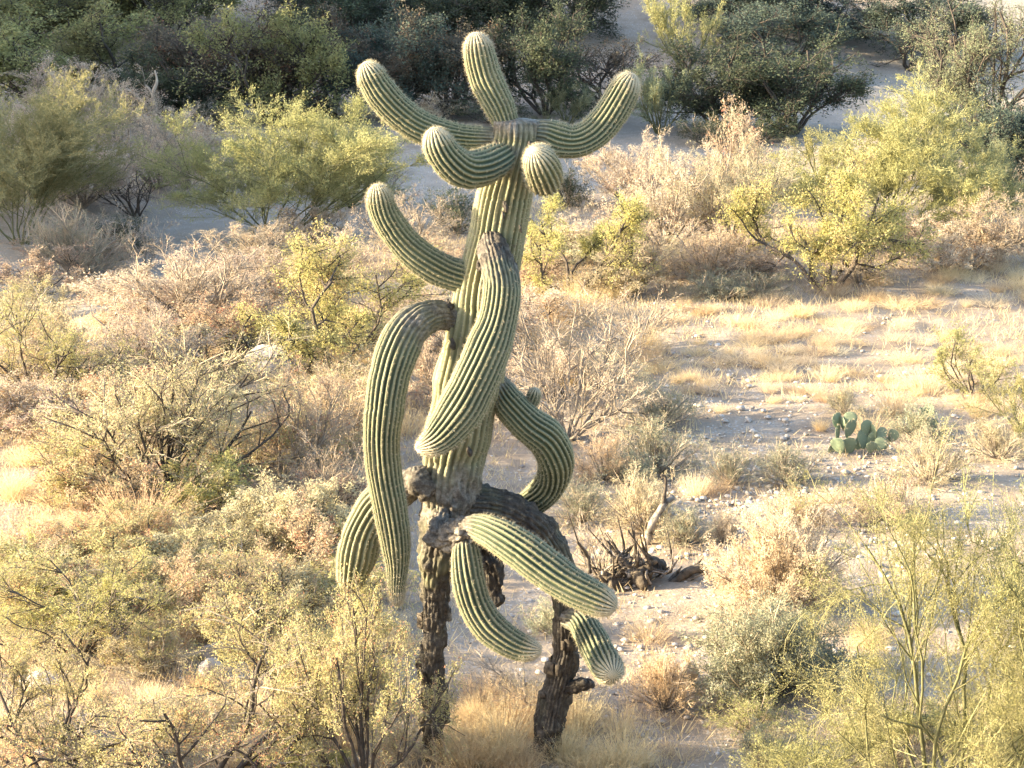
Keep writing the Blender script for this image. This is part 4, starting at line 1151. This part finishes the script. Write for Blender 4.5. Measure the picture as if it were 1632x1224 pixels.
def rock(px, py, w, h, label, seed, mat='rock', name='boulder', group='boulders', cat='rock', rough=.35, sharp=.5, tint=.6, deep=.8):
    q, m = ground(px, py)
    V, F = sphere_grid(36, 22)
    n = fbm(V + seed * 5.1, 1.3, seed, 3)
    n2 = np.abs(vnoise(V + seed * 2.3, 2.6, seed + 4))
    r = 1 + rough * n - sharp * .35 * n2
    V = V * r[:, None]
    # a few flat break faces
    rg = np.random.default_rng(seed)
    for k in range(7):
        d = norm(rg.normal(size=3)); lim = rg.uniform(.6, .85)
        over = np.maximum(V @ d - lim, 0)
        V = V - over[:, None] * d * .85
    V = V / np.abs(V).max(0)
    V = V * (1 + .05 * fbm(V, 5.0, seed + 9, 3))[:, None]
    V = V * np.array((w * m / 2, w * m / 2 * deep, h * m * .62)) + np.array((0, 0, h * m * .34))
    g = Geo(); g.add(V, F, tint)
    o = link(name, g.mesh(name, [M[mat]], True), None, (q[0], q[1], gz1(q[0], q[1])))
    o.rotation_euler = (0, 0, 0)
    tag(o, label, cat, group)
    return o
rock(430, 602, 84, 56, 'rounded pale boulder beside the black-branched mesquite', 1)
rock(348, 1052, 66, 34, 'grey angular boulder between the two white stones', 2, tint=.1)
rock(338, 1080, 46, 36, 'white stone just below the grey angular boulder', 3, tint=.35)
rock(362, 1018, 34, 26, 'small white slab just above the grey angular boulder', 4, tint=.35)
rock(70, 1098, 80, 32, 'half-buried pinkish rock under the pale yellow bush', 5, tint=.3)
rock(150, 1218, 150, 62, 'large grey boulder in the nearest corner', 6, tint=.2)
rock(80, 1222, 60, 34, 'cream stone beside the large grey boulder', 7, tint=.35)
rock(1078, 1090, 70, 46, 'white boulder behind the golden pink bush', 8, tint=.35)
rock(1358, 136, 30, 8, 'flat pale rock on the edge of the shaded sand', 9, tint=.35)
rock(1614, 1180, 46, 34, 'grey stone under the yellow palo verde at the picture edge', 10, tint=.4)
rock(196, 372, 44, 20, 'pale rock in the shade of the dark arching bush', 11, tint=.3)
rock(470, 1138, 30, 18, 'small pale stone under the nearest sprawling bush', 12, tint=.35)
rock(1320, 872, 34, 16, 'flat pale stone on the gravel track', 13, tint=.3)
rock(590, 1112, 56, 56, 'dark shaggy lump of dead cactus by the straight leg', 14, 'darkwood', 'dead_cactus_lump', 'dead cactus lumps', 'cactus', .6, .9)
rock(553, 1142, 60, 62, 'dark shaggy lump of dead cactus farther from the straight leg', 15, 'darkwood', 'dead_cactus_lump', 'dead cactus lumps', 'cactus', .6, .9)

# loose stones big enough to pick out
STONES = []
for k in range(5):
    rg = np.random.default_rng(700 + k)
    V, F = IV * rg.uniform(.75, 1.15, (12, 1)) * np.array((1, .8, .55)), IF
    g = Geo(); g.add(V, F, rg.uniform(.3, 1)); STONES.append(g.mesh('stone', [M['pebble']]))
def stones(n, x0, x1, y0, y1, size, label, group, seed):
    rg = np.random.default_rng(seed)
    for _ in range(n):
        x, y = rg.uniform(x0, x1), rg.uniform(y0, y1)
        q, m = ground(x, y)
        s = rg.uniform(*size) * m / 2
        o = link('stone', STONES[int(rg.integers(0, 5))], None, (q[0], q[1], gz1(q[0], q[1]) + s * .3))
        o.scale = (s, s * rg.uniform(.7, 1), s * rg.uniform(.7, 1.1)); o.rotation_euler = (rg.uniform(-.3, .3), rg.uniform(-.3, .3), rg.uniform(0, 6.28))
        tag(o, label, 'stone', group)
stones(40, 1100, 1260, 760, 850, (8, 15), 'pale stone in the white gravel patch below the twin grey bushes', 'stones of the white gravel patch', 1)
stones(22, 1280, 1480, 770, 880, (7, 14), 'pale stone on the gravel track below the prickly pear', 'stones of the gravel track', 2)
stones(16, 740, 900, 960, 1080, (8, 16), 'pale stone on the ground seen between the two saguaro legs', 'stones between the legs', 3)
stones(14, 250, 520, 900, 980, (8, 15), 'bluish stone in the shade behind the stacked boulders', 'stones behind the boulders', 4)

# ------------------------------------------------------------------ dead wood
def wood(name, parent, pts, mat, seed, sides=8, rough=.25, inv=None, Y=None):
    """a gnarled stick or log: pts are (photo x, photo y, half-width px, depth offset) about a base depth Y"""
    rows = [(*at(x, y, Y + d), hw * mpp(Y + d, y)) for (x, y, hw, d) in pts]
    Q, L = spline(rows, max(10, int(len(pts) * 6)))
    C, R = Q[:, :3], np.maximum(Q[:, 3], .003)
    T = norm(np.gradient(C, axis=0))
    ref = norm(np.random.default_rng(seed).normal(size=3))
    n1 = norm(np.cross(T, ref)); n2 = np.cross(T, n1)
    a = np.arange(sides) / sides * 2 * math.pi
    D = np.cos(a)[None, :, None] * n1[:, None] + np.sin(a)[None, :, None] * n2[:, None]
    B = C[:, None] + D * R[:, None, None]
    rr = R[:, None] * (1 + rough * vnoise(B, 14, seed) + rough * .8 * vnoise(B * np.array((1, 1, .4)), 30, seed + 1))
    V = C[:, None] + D * rr[..., None]
    n = len(C)
    idx = np.arange(n * sides).reshape(n, sides); nx = np.roll(idx, -1, 1)
    g = Geo()
    g.add(V.reshape(-1, 3), np.stack([idx[:-1], nx[:-1], nx[1:], idx[1:]], -1).reshape(-1, 4))
    g.add(np.array([C[-1], C[0]]), np.zeros((0, 3), int))
    g.f.append(np.stack([idx[-1], nx[-1], np.full(sides, n * sides)], -1)); g.m.append(np.zeros(sides, np.int32))
    g.f.append(np.stack([nx[0], idx[0], np.full(sides, n * sides + 1)], -1)); g.m.append(np.zeros(sides, np.int32))
    o = link(name, g.mesh(name, [M[mat]], True), parent)
    if parent is not None: o.matrix_parent_inverse = parent.matrix_basis.inverted()
    return o

def thing_at(name, px, py, label, cat):
    q, m = ground(px, py)
    r = empty(name, (q[0], q[1], gz1(q[0], q[1])))
    tag(r, label, cat)
    return r, q[1]

r, Y = thing_at('fallen_cactus_skeleton', 1005, 930, 'fallen dead cactus skeleton of dark splintered wood behind the slanting arm', 'dead cactus')
wood('log', r, [(948, 930, 9, 0), (975, 922, 17, 0), (1005, 918, 20, 0), (1035, 908, 14, .1), (1060, 896, 6, .15)], 'darkwood', 1, 22, .9, Y=Y)
rg = np.random.default_rng(5)
for k in range(46):
    x0, y0 = rg.uniform(940, 1060), rg.uniform(895, 940)
    ang = math.radians(rg.uniform(15, 165)); ln = rg.uniform(22, 62)
    x1, y1 = x0 + math.cos(ang) * ln, y0 - math.sin(ang) * ln * .9
    xm, ym = (x0 + x1) / 2 + rg.uniform(-7, 7), (y0 + y1) / 2 + rg.uniform(-6, 6)
    hw = rg.uniform(1.4, 3.8)
    if k > 22: x0, y0, x1, y1 = x0 - 15, y0 - 15, x1 - 15, y1 - 40
    d0 = rg.uniform(-.12, .2)
    wood('splinter', r, [(x0, y0, hw, d0), (xm, ym, hw * .85, d0 + rg.uniform(-.1, .1)), (x1, y1, hw * .3, d0 + rg.uniform(-.2, .2))], 'darkwood' if rg.random() < .6 else 'deadwood', 20 + k, 6, .5, Y=Y)
for k, (pts, mt) in enumerate((
    ([(1050, 938, 4, 0), (1080, 922, 6, 0), (1105, 909, 7, 0), (1125, 903, 6, 0), (1146, 894, 3, 0)], 'darkwood'),
    ([(1060, 942, 3, 0), (1095, 925, 4, 0), (1128, 912, 3, 0), (1142, 908, 1.5, 0)], 'deadwood'),
    ([(1085, 928, 3, .05), (1105, 908, 3, .05), (1122, 886, 1.5, .05)], 'darkwood'),
    ([(985, 965, 3, -.2), (1020, 968, 4, -.2), (1055, 976, 3, -.2)], 'deadwood'),
    ([(1140, 965, 2, 0), (1165, 963, 3, 0), (1185, 958, 1.5, 0)], 'darkwood'),
    ([(1110, 945, 2, -.05), (1128, 950, 3, -.05), (1150, 946, 1.5, -.05)], 'darkwood'),
)):
    wood('splinter', r, pts, mt, 70 + k, 7, .5, Y=Y)
plant('bare', 960, 925, 130, 95, 'dry', 'tangle of dead grey twigs around the fallen skeleton', twig='twigpale', leafy=.5)

r, Y = thing_at('dead_branch', 1030, 868, 'grey dead forked branch standing upright behind the fallen skeleton', 'branch')
wood('stem', r, [(1030, 872, 7, 0), (1036, 845, 6.5, 0), (1048, 820, 6, 0), (1058, 804, 5, 0), (1074, 792, 4, .05)], 'deadwood', 41, 8, .25, Y=Y)
wood('fork', r, [(1055, 808, 4, 0), (1059, 790, 3, 0), (1061, 762, 2.4, 0), (1053, 757, 2, 0)], 'twigdark', 42, 6, .2, Y=Y)

r, Y = thing_at('dead_snag', 236, 222, 'pale gnarled dead snag before the dark trees', 'snag')
wood('stem', r, [(238, 228, 5, 0), (245, 200, 4, 0), (246, 165, 3.6, 0), (244, 148, 3.4, 0), (250, 130, 2.4, 0), (247, 112, 1.5, 0)], 'twigpale', 43, 6, .2, Y=Y)
wood('branch', r, [(245, 155, 3, 0), (238, 142, 2.4, 0), (232, 136, 1.5, 0)], 'twigpale', 44, 5, .2, Y=Y)
wood('branch', r, [(246, 190, 3, 0), (225, 160, 2, 0), (205, 143, 1.6, 0), (190, 144, 1, 0)], 'twigpale', 45, 5, .2, Y=Y)

r, Y = thing_at('dry_stalk_clump', 1640, 1250, 'pale bent dry stalks rising at the nearest picture edge', 'stalks')
for k, pts in enumerate((
    [(1640, 1270, 4, 0), (1605, 1170, 3.4, 0), (1575, 1090, 3, 0), (1555, 1030, 2.4, 0), (1550, 995, 1.6, 0)],
    [(1640, 1260, 3.6, 0), (1618, 1180, 3, .05), (1608, 1100, 2.6, .05), (1598, 1060, 2, .05)],
    [(1620, 1270, 3.4, -.05), (1590, 1200, 3, -.05), (1572, 1150, 2.4, -.05), (1560, 1085, 1.6, -.05)],
    [(1650, 1260, 3.4, -.1), (1625, 1150, 2.8, -.1), (1612, 1080, 2, -.1)],
)):
    wood('stalk', r, pts, 'twigpale', 60 + k, 6, .15, Y=Y)
plant('bare', 830, 1125, 260, 75, 'red', 'thin bare branches in the grass between the two legs', den=.35, twig='twig', stem=1.3, leafy=2)
plant('bare', 1064, 470, 60, 36, 'red', 'rusty twig clump at the upper edge of the golden grass', den=.7, twig='twigtan', leafy=4)

# ------------------------------------------------------------------ prickly pears
def pad_mesh(seed):
    V, F = sphere_grid(22, 14)
    z = V[:, 2]
    wid = .37 * (1 + .30 * z)                    # broader towards the top
    v = np.stack([V[:, 0] * wid, V[:, 1] * .05 * (1 + .2 * vnoise(V * 2 + seed, 1.5, seed)), (z + 1) * .5], -1)
    g = Geo(); g.add(v, F, .5)
    rg = np.random.default_rng(seed)
    k = rg.integers(0, len(v), 60)
    A = v[k]; n = norm(np.stack([A[:, 0] * .3, np.sign(A[:, 1]) * .6 + 0 * A[:, 0], (A[:, 2] - .5) * .6], -1))
    A = np.repeat(A, 3, 0); n = np.repeat(n, 3, 0)
    d = norm(n + rg.normal(0, .5, n.shape)) * .10; w = norm(np.cross(d, rg.normal(size=d.shape))) * .006
    g.add(np.stack([A + w, A - w, A + d], 1).reshape(-1, 3), np.arange(len(A) * 3).reshape(-1, 3), .5, 1)
    return g.mesh('pad', [M['pad'], M['spine']], True)
PADS = [pad_mesh(k) for k in range(4)]
def prickly_pear(px, py, label, pads, seed):
    r, Y = thing_at('prickly_pear', px, py, label, 'cactus')
    rg = np.random.default_rng(seed)
    inv = r.matrix_basis.inverted()
    for (x, y, h, wk, tilt, rz, d) in pads:     # foot of the pad, height px, width factor, tilt in the picture plane, turn, depth
        p = at(x, y, Y + d); m = mpp(Y + d, y)
        o = link('pad', PADS[int(rg.integers(0, 4))], r)
        o.matrix_parent_inverse = inv
        o.location = p; o.scale = (h * m * wk, h * m * wk, h * m)
        o.rotation_euler = (rg.uniform(-.3, .3), math.radians(tilt), math.radians(rz * 1.6 + rg.uniform(-35, 35)))
prickly_pear(1352, 722, 'large prickly pear cactus with flat grey-green pads', [
    (1352, 726, 34, 1.0, -4, 20, 0), (1341, 722, 28, 1.15, -18, -10, -.05), (1350, 698, 32, .95, 10, 25, 0), (1335, 704, 30, .95, -10, 60, .03), (1334, 682, 26, 1.0, -6, 30, .05),
    (1343, 684, 22, 1.0, 5, -30, .05), (1354, 680, 24, 1.2, 4, 0, 0), (1364, 716, 26, 1.0, 35, 10, .02), (1376, 716, 34, 1.0, 6, 15, 0), (1386, 712, 30, 1.1, 24, -15, .04), (1381, 694, 26, 1.0, -4, 20, .03),
    (1394, 700, 26, 1.0, 6, 50, .02), (1402, 704, 24, 1.0, 18, 0, -.02), (1386, 722, 20, 1.2, 10, 0, -.06), (1396, 718, 24, 1.15, 30, -10, -.05), (1419, 704, 22, 1.1, 20, 0, .05), (1330, 724, 20, 1.1, -30, 10, .03), (1408, 716, 22, 1.0, 48, 10, 0)], 1)
prickly_pear(1474, 690, 'small prickly pear cactus with few pads behind the pale grey bush', [
    (1474, 692, 26, 1.0, 0, 10, 0), (1472, 670, 22, 1.0, -10, 20, 0), (1477, 668, 26, 1.05, 6, -10, 0), (1482, 688, 22, 1.0, 30, 0, 0), (1466, 690, 20, 1.0, -30, 30, .02)], 2)
